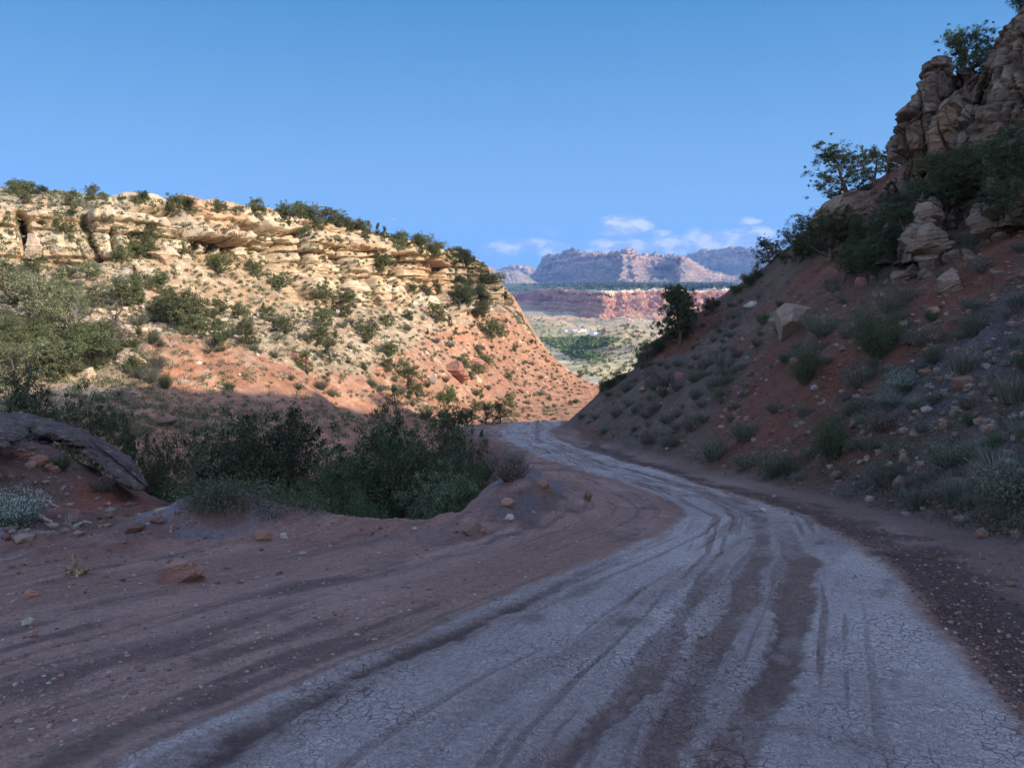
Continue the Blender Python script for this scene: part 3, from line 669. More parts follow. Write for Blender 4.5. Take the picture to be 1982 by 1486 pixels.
massif('red_mesa', 'banded red mesa with a forested flat top across the valley',
       [930, 985, 1040, 1075, 1110, 1150, 1200, 1260, 1320, 1400, 1500, 1600, 1700],
       [[650]*13, [612, 606, 604, 600, 598, 598, 596, 596, 592, 588, 584, 580, 580], [580, 576, 574, 572, 574, 574, 573, 574, 572, 570, 568, 566, 566],
        [568, 565, 561, 556.5, 559, 561, 560, 560.5, 561, 560, 558, 557, 557], [555, 556, 555, 553.5, 553, 552, 552, 552, 552, 552, 551, 550, 550], [549, 549, 549, 548, 548, 548, 548, 547, 547, 547, 547, 547, 547]],
       [[3500, 3400, 3200, 2950, 2800, 2600, 2600, 2650, 2650, 2800, 2950, 3000, 3000], [4000, 3850, 3600, 3250, 3080, 2780, 2780, 2830, 2880, 3000, 3150, 3200, 3200], [4350, 4200, 3900, 3500, 3300, 2930, 2930, 2990, 3050, 3170, 3350, 3400, 3400],
        [4420, 4280, 3980, 3580, 3380, 2980, 2975, 3030, 3090, 3210, 3400, 3450, 3450], [4900, 4800, 4500, 4200, 4050, 3950, 3950, 3950, 3950, 4000, 4100, 4200, 4200], [5600, 5600, 5600, 5600, 5600, 5600, 5600, 5600, 5600, 5600, 5600, 5600, 5600]],
       300, 800, [1, 1.2, 1.1, .5, .4], 95, 40, c_red, [.6, .9, 1, .8, .05, .02], 301)
def c_mtn(G, R, U, g1, g2, g3, st):
    c = mixc(np.broadcast_to([.30, .20, .15], R.shape+(3,)), (.43, .31, .23), sstep(-.2, .3, g3+.5*st))
    c = mixc(c, (.30, .16, .12), sstep(.0, .4, -g2+.3*g3)*.6)
    tal = sstep(2.2, 1.9, R+.15*g3)
    c = mixc(c, (.29, .21, .165), tal*.9); c = mixc(c, (.18, .19, .12), tal*sstep(.1, .5, g3)*.6)
    c = mixc(c, (.20, .21, .14), sstep(3.7, 3.9, R)*sstep(-.1, .3, g3)*.7)
    return mixc(c, (.22, .21, .13), sstep(.8, .1, R)*.8)
massif('far_mountain', 'blue hazed sandstone mountain with lit talus fans and vertical walls',
       [900, 960, 1010, 1035, 1052, 1080, 1110, 1130, 1160, 1190, 1212, 1240, 1265, 1290, 1315, 1332, 1350, 1400, 1480, 1600],
       [[552, 552, 551, 550, 550, 550, 550, 550, 551, 552, 552, 552, 551, 550, 550, 549, 549, 549, 549, 549], [549, 549, 548, 545, 543, 541, 540, 539, 539, 540, 536, 540, 541, 542, 536, 538, 542, 544, 546, 547], [546, 547, 546, 540, 532, 524, 518, 514, 515, 518, 508, 514, 518, 520, 511, 514, 524, 535, 542, 545],
        [545, 545, 543, 528, 503, 498, 488, 491, 494, 493, 491, 494, 495, 496, 496, 502, 513, 530, 540, 544], [544, 544, 541, 524, 497, 492, 481, 485, 489, 490, 487.5, 490, 492, 493, 493.5, 498, 510, 528, 540, 544], [543, 543, 540, 522, 496, 490, 479.5, 486, 489, 490.5, 489, 492, 493, 494, 495, 499, 511, 530, 541, 545]],
       [[7000, 7000, 7000, 6900, 6800, 6450, 6100, 5850, 5550, 5300, 4900, 5100, 5200, 5200, 5100, 5200, 5400, 5800, 6000, 6000], [7900, 7900, 7900, 7800, 7700, 7300, 6850, 6550, 6200, 5900, 5350, 5650, 5850, 5850, 5500, 5550, 5800, 6300, 6500, 6500], [8100, 8100, 8100, 8050, 8000, 7600, 7150, 6850, 6500, 6200, 5750, 5950, 6100, 6150, 5850, 5900, 6150, 6700, 7000, 7000],
        [8200, 8200, 8200, 8120, 8080, 7680, 7230, 6930, 6570, 6270, 5820, 6020, 6180, 6230, 5930, 5980, 6230, 6800, 7100, 7100], [8500, 8500, 8500, 8400, 8300, 7900, 7450, 7150, 6800, 6500, 6120, 6300, 6450, 6500, 6200, 6200, 6400, 6950, 7300, 7300], [8800]*20],
       360, 1100, [.8, 1, 1.4, .5, .3], 210, 125, c_mtn, [.2, .35, .8, 1, .5, .1], 401)
massif('east_escarpment', 'shadowed blue escarpment right of the far mountain',
       [1300, 1335, 1360, 1390, 1410, 1440, 1470, 1500, 1560, 1650, 1750],
       [[553]*11, [545, 545, 544, 543, 543, 542, 541, 541, 540, 540, 540], [530, 522, 518, 515, 515, 514, 512, 512, 511, 510, 510], [512, 494, 487, 484, 480, 482, 483, 483, 482, 482, 482], [511, 492, 484.5, 482, 477.5, 479, 481.5, 481.5, 481, 481, 481], [512, 493, 486, 484, 480, 481, 483, 483, 482, 482, 482]],
       [[8600, 8500, 8300, 8000, 7700, 7500, 7200, 7000, 6700, 6200, 5600], [9600, 9400, 9200, 8900, 8600, 8300, 8000, 7800, 7300, 6700, 6100], [9900, 9700, 9500, 9200, 8900, 8600, 8300, 8100, 7600, 7000, 6400], [10000, 9800, 9600, 9300, 9000, 8700, 8400, 8200, 7700, 7100, 6500], [10300, 10200, 10000, 9700, 9400, 9100, 8800, 8600, 8000, 7400, 6800], [12000]*11],
       160, 420, [.8, 1, 1.2, .5, .3], 300, 80, c_mtn, [.2, .35, .8, 1, .5, .1], 501)
massif('north_peaks', 'pale pink peaks and a bare hill low at the left end of the far range',
       [900, 938, 950, 962, 975, 990, 1005, 1020, 1036, 1060, 1100],
       [[556]*11, [550, 548, 546, 545, 545, 544, 544, 546, 547, 549, 550], [538, 532, 530, 532, 530, 528, 529, 530, 535, 540, 545], [524, 517, 518, 522, 521, 517, 517, 518, 524, 532, 540], [521, 514.5, 516, 520.5, 519, 515.5, 514, 515, 522, 530, 539], [523, 517, 519, 523, 522, 518, 517, 518, 525, 533, 541]],
       [[7800]*11, [9200]*11, [9800]*11, [10100]*11, [10500]*11, [12000]*11], 140, 360, [.8, 1, 1, .5, .3], 260, 80, c_mtn, [.2, .5, .8, 1, .5, .1], 601)
massif('north_foothill', 'rounded bare foothill in front of the far peaks',
       [925, 950, 968, 985, 1002, 1018, 1034, 1052, 1075],
       [[556]*9, [548, 545, 540, 538, 539, 542, 548, 551, 553], [540, 534, 527, 522, 524, 532, 542, 549, 552], [538, 530, 523, 519, 521, 530, 541, 548.5, 552], [541, 534, 527, 523, 525, 534, 544, 550, 553]],
       [[6100]*9, [6600]*9, [6900]*9, [7100]*9, [8000]*9], 110, 260, [1, 1.2, .6, .4], 200, 55, lambda G, R, U, a, b_, c, d: mixc(np.broadcast_to([.34, .25, .20], R.shape+(3,)), (.26, .24, .18), sstep(.0, .4, c)), [.2, .5, .8, .4, .1], 701)

# ------------------------------------------------------------------ haze: the air over the valley
hz = bmesh.new(); bmesh.ops.create_cube(hz, size=1.0)
for v in hz.verts: v.co = Vector((v.co.x*22000+1500, v.co.y*19000+8500, (v.co.z+.5)*1450-160))
hme = bpy.data.meshes.new('haze'); hz.to_mesh(hme); hz.free()
hm = bpy.data.materials.new('haze'); hm.use_nodes = True; ht = NT(hm.node_tree); ht.n.clear()
pv = ht.node('ShaderNodeVolumePrincipled', {'Color': (.16, .42, 1.0, 1), 'Density': 0.000052, 'Anisotropy': 0.0})
ht.l.new(pv.outputs[0], ht.node('ShaderNodeOutputMaterial').inputs['Volume']); hme.materials.append(hm)
HAZE = tag(link('haze', hme), label='thin blue air between the canyon and the far mountains', kind='stuff')
HAZE['category'] = 'haze'

# ------------------------------------------------------------------ prototypes: plants
def tube(path, radii, k=7):
    path = np.asarray(path, float); n = len(path); V = []; 
    tan = np.gradient(path, axis=0); tan /= np.linalg.norm(tan, axis=1, keepdims=True)+1e-9
    up = np.array([.31, .22, .92]); 
    for i in range(n):
        a = np.cross(tan[i], up if abs(tan[i]@up) < .95 else [1, 0, 0]); a /= np.linalg.norm(a); b_ = np.cross(tan[i], a)
        th = np.linspace(0, 2*math.pi, k, endpoint=False)
        V.append(path[i]+radii[i]*(np.cos(th)[:, None]*a+np.sin(th)[:, None]*b_))
    F = [(i*k+j, i*k+(j+1) % k, (i+1)*k+(j+1) % k, (i+1)*k+j) for i in range(n-1) for j in range(k)]
    return np.concatenate(V), np.array(F)
def join(parts):
    V, F, o = [], [], 0
    for v, f in parts: V.append(v); F.append(f+o); o += len(v)
    return np.concatenate(V), np.concatenate(F)
def limb(r, p0, d0, length, rad, n=7, wob=.25, lift=.1, taper=.75):
    p = [np.array(p0, float)]; d = np.array(d0, float); d /= np.linalg.norm(d)
    for i in range(n):
        d = d+r.normal(0, wob, 3)+np.array([0, 0, lift]); d /= np.linalg.norm(d); p.append(p[-1]+d*length/n)
    return np.array(p), rad*(1-taper*np.linspace(0, 1, n+1))
def leaf_quads(C, size, r, up=.0, aspect=.6):
    n = len(C); a = r.normal(0, 1, (n, 3)); a[:, 2] += up; a /= np.linalg.norm(a, axis=1, keepdims=True)
    b_ = np.cross(a, r.normal(0, 1, (n, 3))); b_ /= np.linalg.norm(b_, axis=1, keepdims=True)+1e-9
    s = (size*r.uniform(.6, 1.35, n))[:, None]; a = a*s; b_ = b_*s*aspect
    V = np.stack([C-a, C-b_, C+a, C+b_], 1).reshape(-1, 3)
    return V, np.arange(4*n).reshape(n, 4)
def pick(colours, n, r):
    c = np.array(colours)[r.integers(0, len(colours), n)]*r.uniform(.7, 1.3, (n, 1)); return np.repeat(c, 4, 0)
JUN = [(.115, .135, .055), (.15, .165, .065), (.085, .105, .045), (.18, .185, .085)]
def juniper_proto(seed, h, wid, shape, nclump=130, per=62, leaf=.055, colours=JUN, open_=0.0, clump=.15):
    """trunk and limbs, crown of clumps sitting at the limb ends; shape 'cone', 'round' or 'open'"""
    r = np.random.default_rng(seed); parts = []; ends = []
    main, mr = limb(r, (0, 0, -.35), (r.normal(0, .1), r.normal(0, .1), 1), h*.85+.35, .045*h**.8+.03, 9, .10, .15, .85)
    parts.append(tube(main, mr))
    nl = 16 if shape != 'cone' else 20
    for i in range(nl):
        f = r.uniform(.04 if shape == 'cone' else .12, .92); k = f*9; j = int(k); base = main[j]+(main[min(j+1, 9)]-main[j])*(k-j)
        th = r.uniform(0, 2*math.pi)
        if shape == 'cone': reach = wid*.5*(1.05-f)**.75
        elif shape == 'open': reach = wid*.5*r.uniform(.7, 1.05)*math.sin(math.pi*min(1, f*.75+.28))
        else: reach = wid*.5*math.sin(math.pi*min(1, f*.62+.30))**.7
        p, rd = limb(r, base, (math.cos(th), math.sin(th), .35 if shape != 'cone' else .5), reach*1.1, mr[j]*.55, 6, .22, .08, .8)
        parts.append(tube(p, rd, 5)); ends += [(p[-1], 1.0), (p[4], .8), (p[3], .6)]
    ends.append((main[-1], .9)); ends.append((main[-2], .9))
    C = []; CF = []
    for i in range(nclump):
        e, wgt = ends[r.integers(0, len(ends))]
        c = e+r.normal(0, 1, 3)*np.array([wid, wid, h*.8])*(.075+.03*(shape == 'round'))
        if c[2] < .06*h: c[2] = .06*h+abs(r.normal(0, .05*h))
        rad = clump*min(wid, h)*r.uniform(.35, 1.15)*.55
        k = int(per*r.uniform(.5, 1.3)); CF.append(np.full(k, r.uniform(.62, 1.3))); q_ = r.normal(0, .58, (k, 3))
        C.append(c+q_*rad*np.array([1, 1, .8]))
    C = np.concatenate(C); V, F = leaf_quads(C, leaf, r, up=.8)
    tv, tf = join(parts)
    return (mesh_np('juniper_trunk', tv, tf, M_bark), mesh_np('juniper_crown', V, F, M_juniper, pick(colours, len(C), r)*np.repeat(np.concatenate(CF), 4)[:, None], smooth=False), h)
JR = [juniper_proto(21+i, 2.6, 2.7, 'round', 210, 44, .048) for i in range(3)]+[juniper_proto(31, 2.2, 3.2, 'round', 220, 44, .048)]
JC = [juniper_proto(41+i, 3.2, 1.7, 'cone', 190, 44, .045) for i in range(3)]
JO = [juniper_proto(51+i, 3.4, 3.0, 'open', 150, 42, .046, clump=.12) for i in range(3)]
PALE = [(.19, .21, .095), (.23, .24, .12), (.15, .17, .08), (.26, .26, .15)]
JP = [juniper_proto(35+i, 3.0, 3.2, ('round', 'open')[i % 2], 200, 40, .045, PALE, clump=.13) for i in range(4)]
DKJ = [(.045, .062, .032), (.062, .082, .038), (.035, .05, .028), (.085, .105, .05)]
HERO = juniper_proto(61, 5.6, 4.6, 'cone', 620, 66, .05, DKJ, clump=.085)
OPENSKY = juniper_proto(63, 3.6, 3.8, 'round', 560, 48, .038, DKJ, clump=.085)
BIGD = [juniper_proto(71+i, 4.6, 4.6, 'round', 420, 66, .046, DKJ, clump=.11) for i in range(3)]
MIDJ = [(.075, .10, .05), (.10, .125, .065), (.055, .08, .04), (.13, .15, .09)]
BIGG = [juniper_proto(66+i, 4.2, 4.2, ('round', 'cone')[i], 380, 60, .044, MIDJ, clump=.11) for i in range(2)]
DKC = [juniper_proto(76+i, 4.0, 2.2, 'cone', 300, 60, .042, DKJ, clump=.12) for i in range(2)]

def shrub_proto(seed, h, wid, colours, nst=26, per=60, leaf=.028, mat=M_green, stem=M_bark, flowers=None, kind='green', dense=1.0):
    r = np.random.default_rng(seed); parts, C = [], []
    for i in range(nst):
        th = r.uniform(0, 2*math.pi); tl = r.uniform(.05, 1)**.6; ln = h*(1.08-.35*tl*tl)*r.uniform(.75, 1.05)
        lean = wid/h*.55*tl
        p, rd = limb(r, (math.cos(th)*wid*.05, math.sin(th)*wid*.05, -.08*h), (math.cos(th)*lean, math.sin(th)*lean, .9), ln, .014*h+.004, 7, .10, .02, .8)
        parts.append(tube(p, rd, 4))
        for k in range(int(per*dense)):
            f = r.uniform(.28, 1.02)*7; j = min(int(f), 6); c = p[j]+(p[j+1]-p[j])*(f-j)
            C.append(c+r.normal(0, 1, 3)*.055*wid*np.array([1, 1, .8]))
    C = np.array(C); C = C[C[:, 2] > .02]; V, F = leaf_quads(C, leaf, r, up=1.2, aspect=.42)
    cols = pick(colours, len(C), r)
    if flowers:
        top = (C[:, 2] > np.quantile(C[:, 2], .45)) & (r.uniform(0, 1, len(C)) < .45)
        cols[np.repeat(top, 4)] = np.array(flowers)*r.uniform(.8, 1.15, (int(top.sum())*4, 1))
    tv, tf = join(parts)
    return (mesh_np('shrub_stems', tv, tf, stem), mesh_np('shrub_foliage', V, F, mat, cols, smooth=False), h)
GR = [(.055, .10, .035), (.075, .13, .045), (.04, .075, .03)]
GREENSH = [shrub_proto(81, 1.3, 1.5, GR, 52, 150, .019), shrub_proto(82, 1.1, 1.2, GR, 46, 140, .018), shrub_proto(83, 1.5, 2.1, GR, 60, 160, .021)]
BRIGHT = [shrub_proto(86+i, 1.6, 1.6, [(.14, .17, .05), (.18, .21, .07), (.10, .13, .045)], 34, 80, .045) for i in range(2)]
SG = [(.11, .125, .085), (.14, .155, .11), (.08, .095, .065), (.17, .165, .12)]
SAGE = [shrub_proto(91+i, .75, 1.1, SG, 38, 110, .016, M_sage) for i in range(3)]
FLOWER = [shrub_proto(95, 1.0, 1.4, [(.07, .11, .06), (.10, .14, .08)], 46, 170, .012, flowers=(.46, .50, .46)), shrub_proto(96, .8, 1.0, [(.10, .15, .10), (.13, .18, .12)], 48, 150, .013, flowers=(.42, .50, .44))]
TWIG = [(.16, .13, .11), (.22, .18, .15), (.12, .10, .09)]
TWIGSH = [shrub_proto(98+i, .7, 1.2, TWIG, 60, 22, .018, M_sage) for i in range(2)]
def tuft_proto(seed, h, wid, n, colours, width=.006):
    r = np.random.default_rng(seed); V, F, Cc = [], [], []
    for i in range(n):
        th = r.uniform(0, 2*math.pi); rad = r.uniform(0, 1)**.5; b0 = np.array([math.cos(th)*rad*wid*.22, math.sin(th)*rad*wid*.22, -.03])
        lean = np.array([math.cos(th), math.sin(th), 0])*wid*.5*rad*r.uniform(.6, 1.2); hh_ = h*r.uniform(.5, 1.05)
        side = np.array([-math.sin(th+r.normal(0, 1)), math.cos(th+r.normal(0, 1)), 0])*width
        pts = [b0, b0+lean*.3+np.array([0, 0, hh_*.5]), b0+lean+np.array([0, 0, hh_*.85+.03])+r.normal(0, .02*h, 3)]
        o = len(V); V += [pts[0]-side, pts[0]+side, pts[1]+side*.8, pts[1]-side*.8, pts[2]+side*.15, pts[2]-side*.15]
        F += [(o, o+1, o+2, o+3), (o+3, o+2, o+4, o+5)]
        c = np.array(colours[r.integers(0, len(colours))])*r.uniform(.75, 1.25); Cc += [c]*6
    return mesh_np('grass_blades', V, F, M_dry, Cc, smooth=False)
GT = [(.26, .23, .16), (.19, .19, .13), (.15, .16, .11), (.33, .28, .19)]
TUFT = [tuft_proto(110+i, .42, .55, 170, GT) for i in range(3)]
BLUEG = [tuft_proto(120+i, .6, .8, 420, [(.13, .145, .115), (.17, .175, .135), (.10, .11, .085), (.21, .19, .145)], .005) for i in range(3)]
def snag_proto(seed, h, n=14):
    r = np.random.default_rng(seed); parts = []
    main, mr = limb(r, (0, 0, -.3), (.1, 0, 1), h+.3, .035*h, 10, .16, .06, .85); parts.append(tube(main, mr))
    for i in range(n):
        j = r.integers(3, 10); th = r.uniform(0, 6.28)
        p, rd = limb(r, main[j], (math.cos(th), math.sin(th), .5), h*.42*r.uniform(.5, 1), mr[j]*.6, 6, .28, .08, .85); parts.append(tube(p, rd, 5))
        for k in range(3):
            m_ = r.integers(2, 6); t2 = r.uniform(0, 6.28); p2, r2 = limb(r, p[m_], (math.cos(t2), math.sin(t2), .5), h*.18, rd[m_]*.7, 4, .3, .05, .8); parts.append(tube(p2, r2, 4))
    v, f = join(parts); return mesh_np('dead_branches', v, f, M_dead)
SNAG = [snag_proto(131, 4.0), snag_proto(132, 3.2)]
SNAGB = [snag_proto(133, 4.0, 8)]; 
for me_ in SNAGB: me_.materials[0] = M_bark

# ------------------------------------------------------------------ prototypes: rocks
_ico = {}
def ico(sub):
    if sub not in _ico:
        bm = bmesh.new(); bmesh.ops.create_icosphere(bm, subdivisions=sub, radius=1.0)
        _ico[sub] = (np.array([v.co[:] for v in bm.verts]), np.array([[v.index for v in f.verts] for f in bm.faces])); bm.free()
    return _ico[sub]
def rock_mesh(name, seed, sub=4, size=(1, 1, 1), mat=None, cuts=20, rough=.045, strata=0.0, flat=.72, nfreq=1.6):
    r = np.random.default_rng(seed); v, f = ico(sub); v = v.copy()*1.15
    for k in range(cuts):
        n = r.normal(0, 1, 3); n[2] *= .7; n /= np.linalg.norm(n); hgt = r.uniform(flat*.78, flat*1.12)
        d = v@n-hgt; v -= np.clip(d, 0, None)[:, None]*n*(.93 if sub < 5 else .98)
    v = v+v*(fbm(v+seed, nfreq, 4, seed=seed)*rough*2+fbm(v+seed, nfreq*5, 4, seed=seed+3, ridged=True)*rough*.6)[:, None]
    if strata:
        zl_ = v[:, 2]*5*strata+.4*fbm(v, 1.5, 3, seed=seed); L = np.floor(zl_); hv = _hash(L.astype(int), L.astype(int)*0+seed, L.astype(int)*0, 3); fr_ = zl_-L
        v[:, :2] *= (1+(hv-.5)*.20-.07*(1-sstep(0, .3, fr_)))[:, None]
    return mesh_np(name, v*np.array(size), f, mat, smooth=sub < 5 and True)
RT = [rock_mesh('tan_rock', 200+i, 4, (1, .8, .65), M_tan) for i in range(5)]
RR = [rock_mesh('red_rock', 210+i, 4, (1, .8, .6), M_redrock) for i in range(4)]
RW = [rock_mesh('pale_rock', 220+i, 4, (1, .75, .5), M_white) for i in range(4)]
RB = [rock_mesh('brown_rock', 230+i, 5, (1, .8, .75), M_brown, 26, .06, 1.0, .66) for i in range(4)]

# ------------------------------------------------------------------ placing
bpy.context.view_layer.update()
TERR = [NEAR_OBJ, WALL_OBJ]
def hit(px, py, objs=None, maxd=6000):
    o = Vector((0, 0, EYE)); d = Vector(unproj(px, py, 1.0).tolist())-o; d.normalize(); best = None
    for ob in (objs or TERR):
        ok, loc, nor, _ = ob.ray_cast(o, d)
        if ok and (best is None or (loc-o).length < best[2]): best = (loc, nor if nor.y < .6 else -nor, (loc-o).length)
    return best
def drop(x, y, objs=None):
    best = None
    for ob in (objs or TERR):
        ok, loc, nor, _ = ob.ray_cast(Vector((x, y, 400)), Vector((0, 0, -1)))
        if ok and (best is None or loc.z > best.z): best = loc
    return best
def plant(proto, name, loc, height, label, cat, group=None, wide=1.0, lean=0.0, parts=('trunk', 'crown')):
    """an Empty at the foot, with trunk and crown as its parts"""
    s = height/proto[2]
    e = bpy.data.objects.new(name, None); col.objects.link(e); e.location = loc; e.empty_display_size = .2
    e.rotation_euler = (random.uniform(-.06, .06), lean, random.uniform(0, 6.28)); e.scale = (s*wide, s*wide, s)
    tag(e, label, cat, group)
    for nm, me_ in zip(parts, proto[:2]): link(nm, me_, e)
    return e
def single(me_, name, loc, s, label, cat, group=None, rot=None, scale=None):
    o = link(name, me_, None, loc); o.rotation_euler = rot or (random.uniform(-.2, .2), random.uniform(-.2, .2), random.uniform(0, 6.28))
    o.scale = scale or (s, s, s); return tag(o, label, cat, group)
def at(px, py, d=None):
    if d is not None: return Vector(unproj(px, py, d).tolist())
    h_ = hit(px, py); return h_[0] if h_ else Vector(unproj(px, py, 60).tolist())
def hpx(loc, npx): return npx*loc.y/FPX
def tree(proto, px, py, npx, label, cat='juniper', name='juniper_tree', d=None, wide=1.0, group=None, sink=.0, parts=('trunk', 'crown')):
    loc = at(px, py, d); return plant(proto, name, loc-Vector((0, 0, sink)), hpx(loc, npx), label, cat, group, wide, parts=parts)
def boulder(px, py, wpx, hpx_, label, mat, seed, sub=5, depth=.8, rot=0., tilt=(0, 0), strata=1.0, name='boulder', d=None, cuts=14, rough=.07, group=None, cat='boulder', lift=.25, smooth=False):
    """one boulder centred on a photo pixel, sitting in the ground found behind that pixel's foot"""
    loc = at(px, py+hpx_*.45, d); w_m = hpx(loc, wpx); h_m = hpx(loc, hpx_)
    me_ = rock_mesh(name, seed, sub, (w_m*.58, w_m*.58*depth, h_m*.62), mat, cuts, rough, strata)
    o = link(name, me_, None, loc+Vector((0, w_m*.15, h_m*lift))); o.rotation_euler = (tilt[0], tilt[1], rot); return tag(o, label, cat, group)

# ------------------------------------------------------------------ the shaded cliff at the top right
def buttress(prof, d, depth, seed, lean=0., nth=150, nz=190, amp=1.0):
    """prof: (py, left px, right px) from foot to top, at distance d; a stratified rock column"""
    prof = sorted(prof, key=lambda p: -p[0]); py = np.array([p[0] for p in prof], float)
    pts = [(unproj(a[1], a[0], d), unproj(a[2], a[0], d)) for a in prof]
    zz = np.array([p[0][2] for p in pts]); xl = np.array([p[0][0] for p in pts]); xr = np.array([p[1][0] for p in pts])
    k = np.linspace(0, 1, nz)**.95; z = zz[0]-.8+(zz[-1]-zz[0]+.8)*k
    L = np.interp(z, zz, xl); Rr = np.interp(z, zz, xr); cx_ = (L+Rr)/2; hw = (Rr-L)/2
    topf = np.sqrt(np.clip((1-k)/.03, 0, 1)); th = np.linspace(0, 2*math.pi, nth)
    TH, ZI = np.meshgrid(th, np.arange(nz)); c_, s_ = np.cos(TH), np.sin(TH); e = .75
    px_ = np.sign(c_)*np.abs(c_)**e; py_ = np.sign(s_)*np.abs(s_)**e
    X_ = cx_[ZI]+hw[ZI]*px_*topf[ZI]; Y_ = d+depth*.35+depth*np.minimum(1, .35+hw[ZI]/hw.max()*.65)*py_*topf[ZI]+lean*(z[ZI]-z[0]); Z_ = z[ZI]+0*X_
    P = np.stack([X_, Y_, Z_], -1); n_ = np.stack([px_, py_, 0*px_], -1); n_ /= np.linalg.norm(n_, axis=-1, keepdims=True)
    Pw = P+np.stack([fbm(P, .4, 3, seed=seed+j) for j in range(3)], -1)*.5
    zs = (Pw[..., 2]+.18*Pw[..., 0])*1.5; lay = np.floor(zs); fr_ = zs-lay; hv = _hash(lay.astype(int), lay.astype(int)*0+seed, lay.astype(int)*0, 5)
    zs2 = zs*3.1; l2 = np.floor(zs2); h2_ = _hash(l2.astype(int), l2.astype(int)*0+seed, l2.astype(int)*0, 6)
    f1, f2, fid = voro(Pw, (.5, .5, .38), seed)
    v1, v2, vid = voro(Pw+np.array([0, 0, .3])*Pw[..., :1], (.62, .62, .20), seed+31); k1, k2, kid = voro(Pw, (1.7, 1.7, 1.3), seed+33)
    bed = np.abs(((zs*.55) % 1)-.5); blk = np.clip(np.abs(fid-.5)*2, 0, 1)
    D_ = (hv-.5)*.17-.10*(1-sstep(0, .12, fr_))+(h2_-.5)*.07+(vid-.5)*.62-.50*sstep(.07, 0, v2-v1)+(fid-.5)*.35-.25*sstep(.07, 0, f2-f1)+(kid-.5)*.26-.16*sstep(.06, 0, k2-k1)+fbm(P, .7, 6, seed=seed+7, gain=.6)*.28
    D_ = D_*amp*sstep(.0, .5, topf)[ZI] if False else D_*amp*np.clip(topf[ZI], .3, 1)
    P = P+n_*D_[..., None]
    P[..., 0] *= P[..., 1]/d                                          # flanks run back along the line of sight, as the wall's own faces do
    cA = fbm(P, .5, 4, seed=seed+20); cB = fbm(P*np.array([.3, .3, 2.5]), 1, 4, seed=seed+21)
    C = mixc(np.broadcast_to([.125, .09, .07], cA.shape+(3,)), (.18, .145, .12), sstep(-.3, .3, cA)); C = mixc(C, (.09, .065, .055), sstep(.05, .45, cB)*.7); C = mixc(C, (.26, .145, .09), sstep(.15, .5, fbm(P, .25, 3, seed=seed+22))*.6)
    top = P[-1].mean(0)+np.array([0, 0, .05])
    V = np.concatenate([P.reshape(-1, 3), [top]]); Cc = np.concatenate([C.reshape(-1, 3), [C[-1].mean(0)]])
    F = grid_faces(nz, nth); o = (nz-1)*nth; cap = np.array([(o+j, o+j+1, nz*nth, nz*nth) for j in range(nth-1)])
    return V, F, Cc, cap
cparts = []
CL = [([(395, 1752, 1800), (340, 1742, 1790), (310, 1748, 1796), (296, 1722, 1812), (270, 1722, 1815), (250, 1727, 1812), (238, 1742, 1818), (228, 1731, 1822), (205, 1760, 1828), (180, 1775, 1840), (150, 1783, 1844), (128, 1794, 1845), (121, 1806, 1838), (114, 1808, 1840), (104, 1818, 1834)], 42, 2.2, 301, .8),
      ([(300, 1800, 1862), (265, 1800, 1872), (230, 1812, 1880), (205, 1826, 1892), (180, 1850, 1904), (160, 1872, 1916), (140, 1890, 1925)], 40.5, 2.2, 302, .8),
      ([(275, 1846, 1884), (245, 1850, 1888), (222, 1858, 1892), (205, 1868, 1896)], 39.3, 1.0, 303, .6),
      ([(300, 1862, 2200), (255, 1868, 2200), (220, 1880, 2200), (170, 1898, 2200), (120, 1912, 2200), (85, 1920, 2200), (62, 1932, 2200), (50, 1955, 2200), (30, 1978, 2190), (0, 1992, 2180), (-40, 2010, 2170)], 40, 5.5, 304, .9),
      ([(205, 1838, 1900), (175, 1838, 1896), (150, 1846, 1890), (138, 1852, 1880)], 44.5, 2.0, 305, .9),
      ([(420, 1700, 1765), (385, 1705, 1760), (355, 1714, 1752), (345, 1722, 1748)], 46, 2.0, 306, .8),
      ([(462, 1738, 1872), (430, 1744, 1868), (395, 1758, 1858), (365, 1774, 1846), (352, 1788, 1830)], 38.5, 2.6, 307, .8),
      ([(400, 1832, 1930), (370, 1834, 1925), (345, 1848, 1918), (325, 1870, 1910)], 36.5, 2.2, 308, .8),
      ([(390, 1915, 2040), (350, 1912, 2040), (325, 1925, 2030), (308, 1950, 2010)], 35, 2.5, 309, .8),
      ([(470, 1690, 1790), (430, 1700, 1780), (400, 1712, 1772), (385, 1725, 1760)], 44.5, 2.4, 310, .8)]
off = 0; V_, F_, C_ = [], [], []
for prof, d, dep, sd_, am in CL:
    if sd_ >= 306:
        h_ = hit((prof[0][1]+prof[0][2])/2, prof[0][0]-12, [NEAR_OBJ]); d = h_[0].y-dep*.6 if h_ else d
    v, f, c, cap = buttress(prof, d, dep, sd_, amp=am); V_.append(v); F_ += [f+off, cap+off]; C_.append(c); off += len(v)
# caps are degenerate quads: turn them into a clean mesh through from_pydata instead
V_ = np.concatenate(V_); C_ = np.concatenate(C_); F_ = np.concatenate(F_)
tri = F_[:, 2] == F_[:, 3]; T1 = np.concatenate([F_[~tri][:, [0, 1, 2]], F_[~tri][:, [0, 2, 3]], F_[tri][:, :3]])
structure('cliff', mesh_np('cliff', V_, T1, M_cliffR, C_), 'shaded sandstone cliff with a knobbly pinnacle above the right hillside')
CLIFF_OBJ = bpy.data.objects['cliff']; bpy.context.view_layer.update()
TERR.append(CLIFF_OBJ)

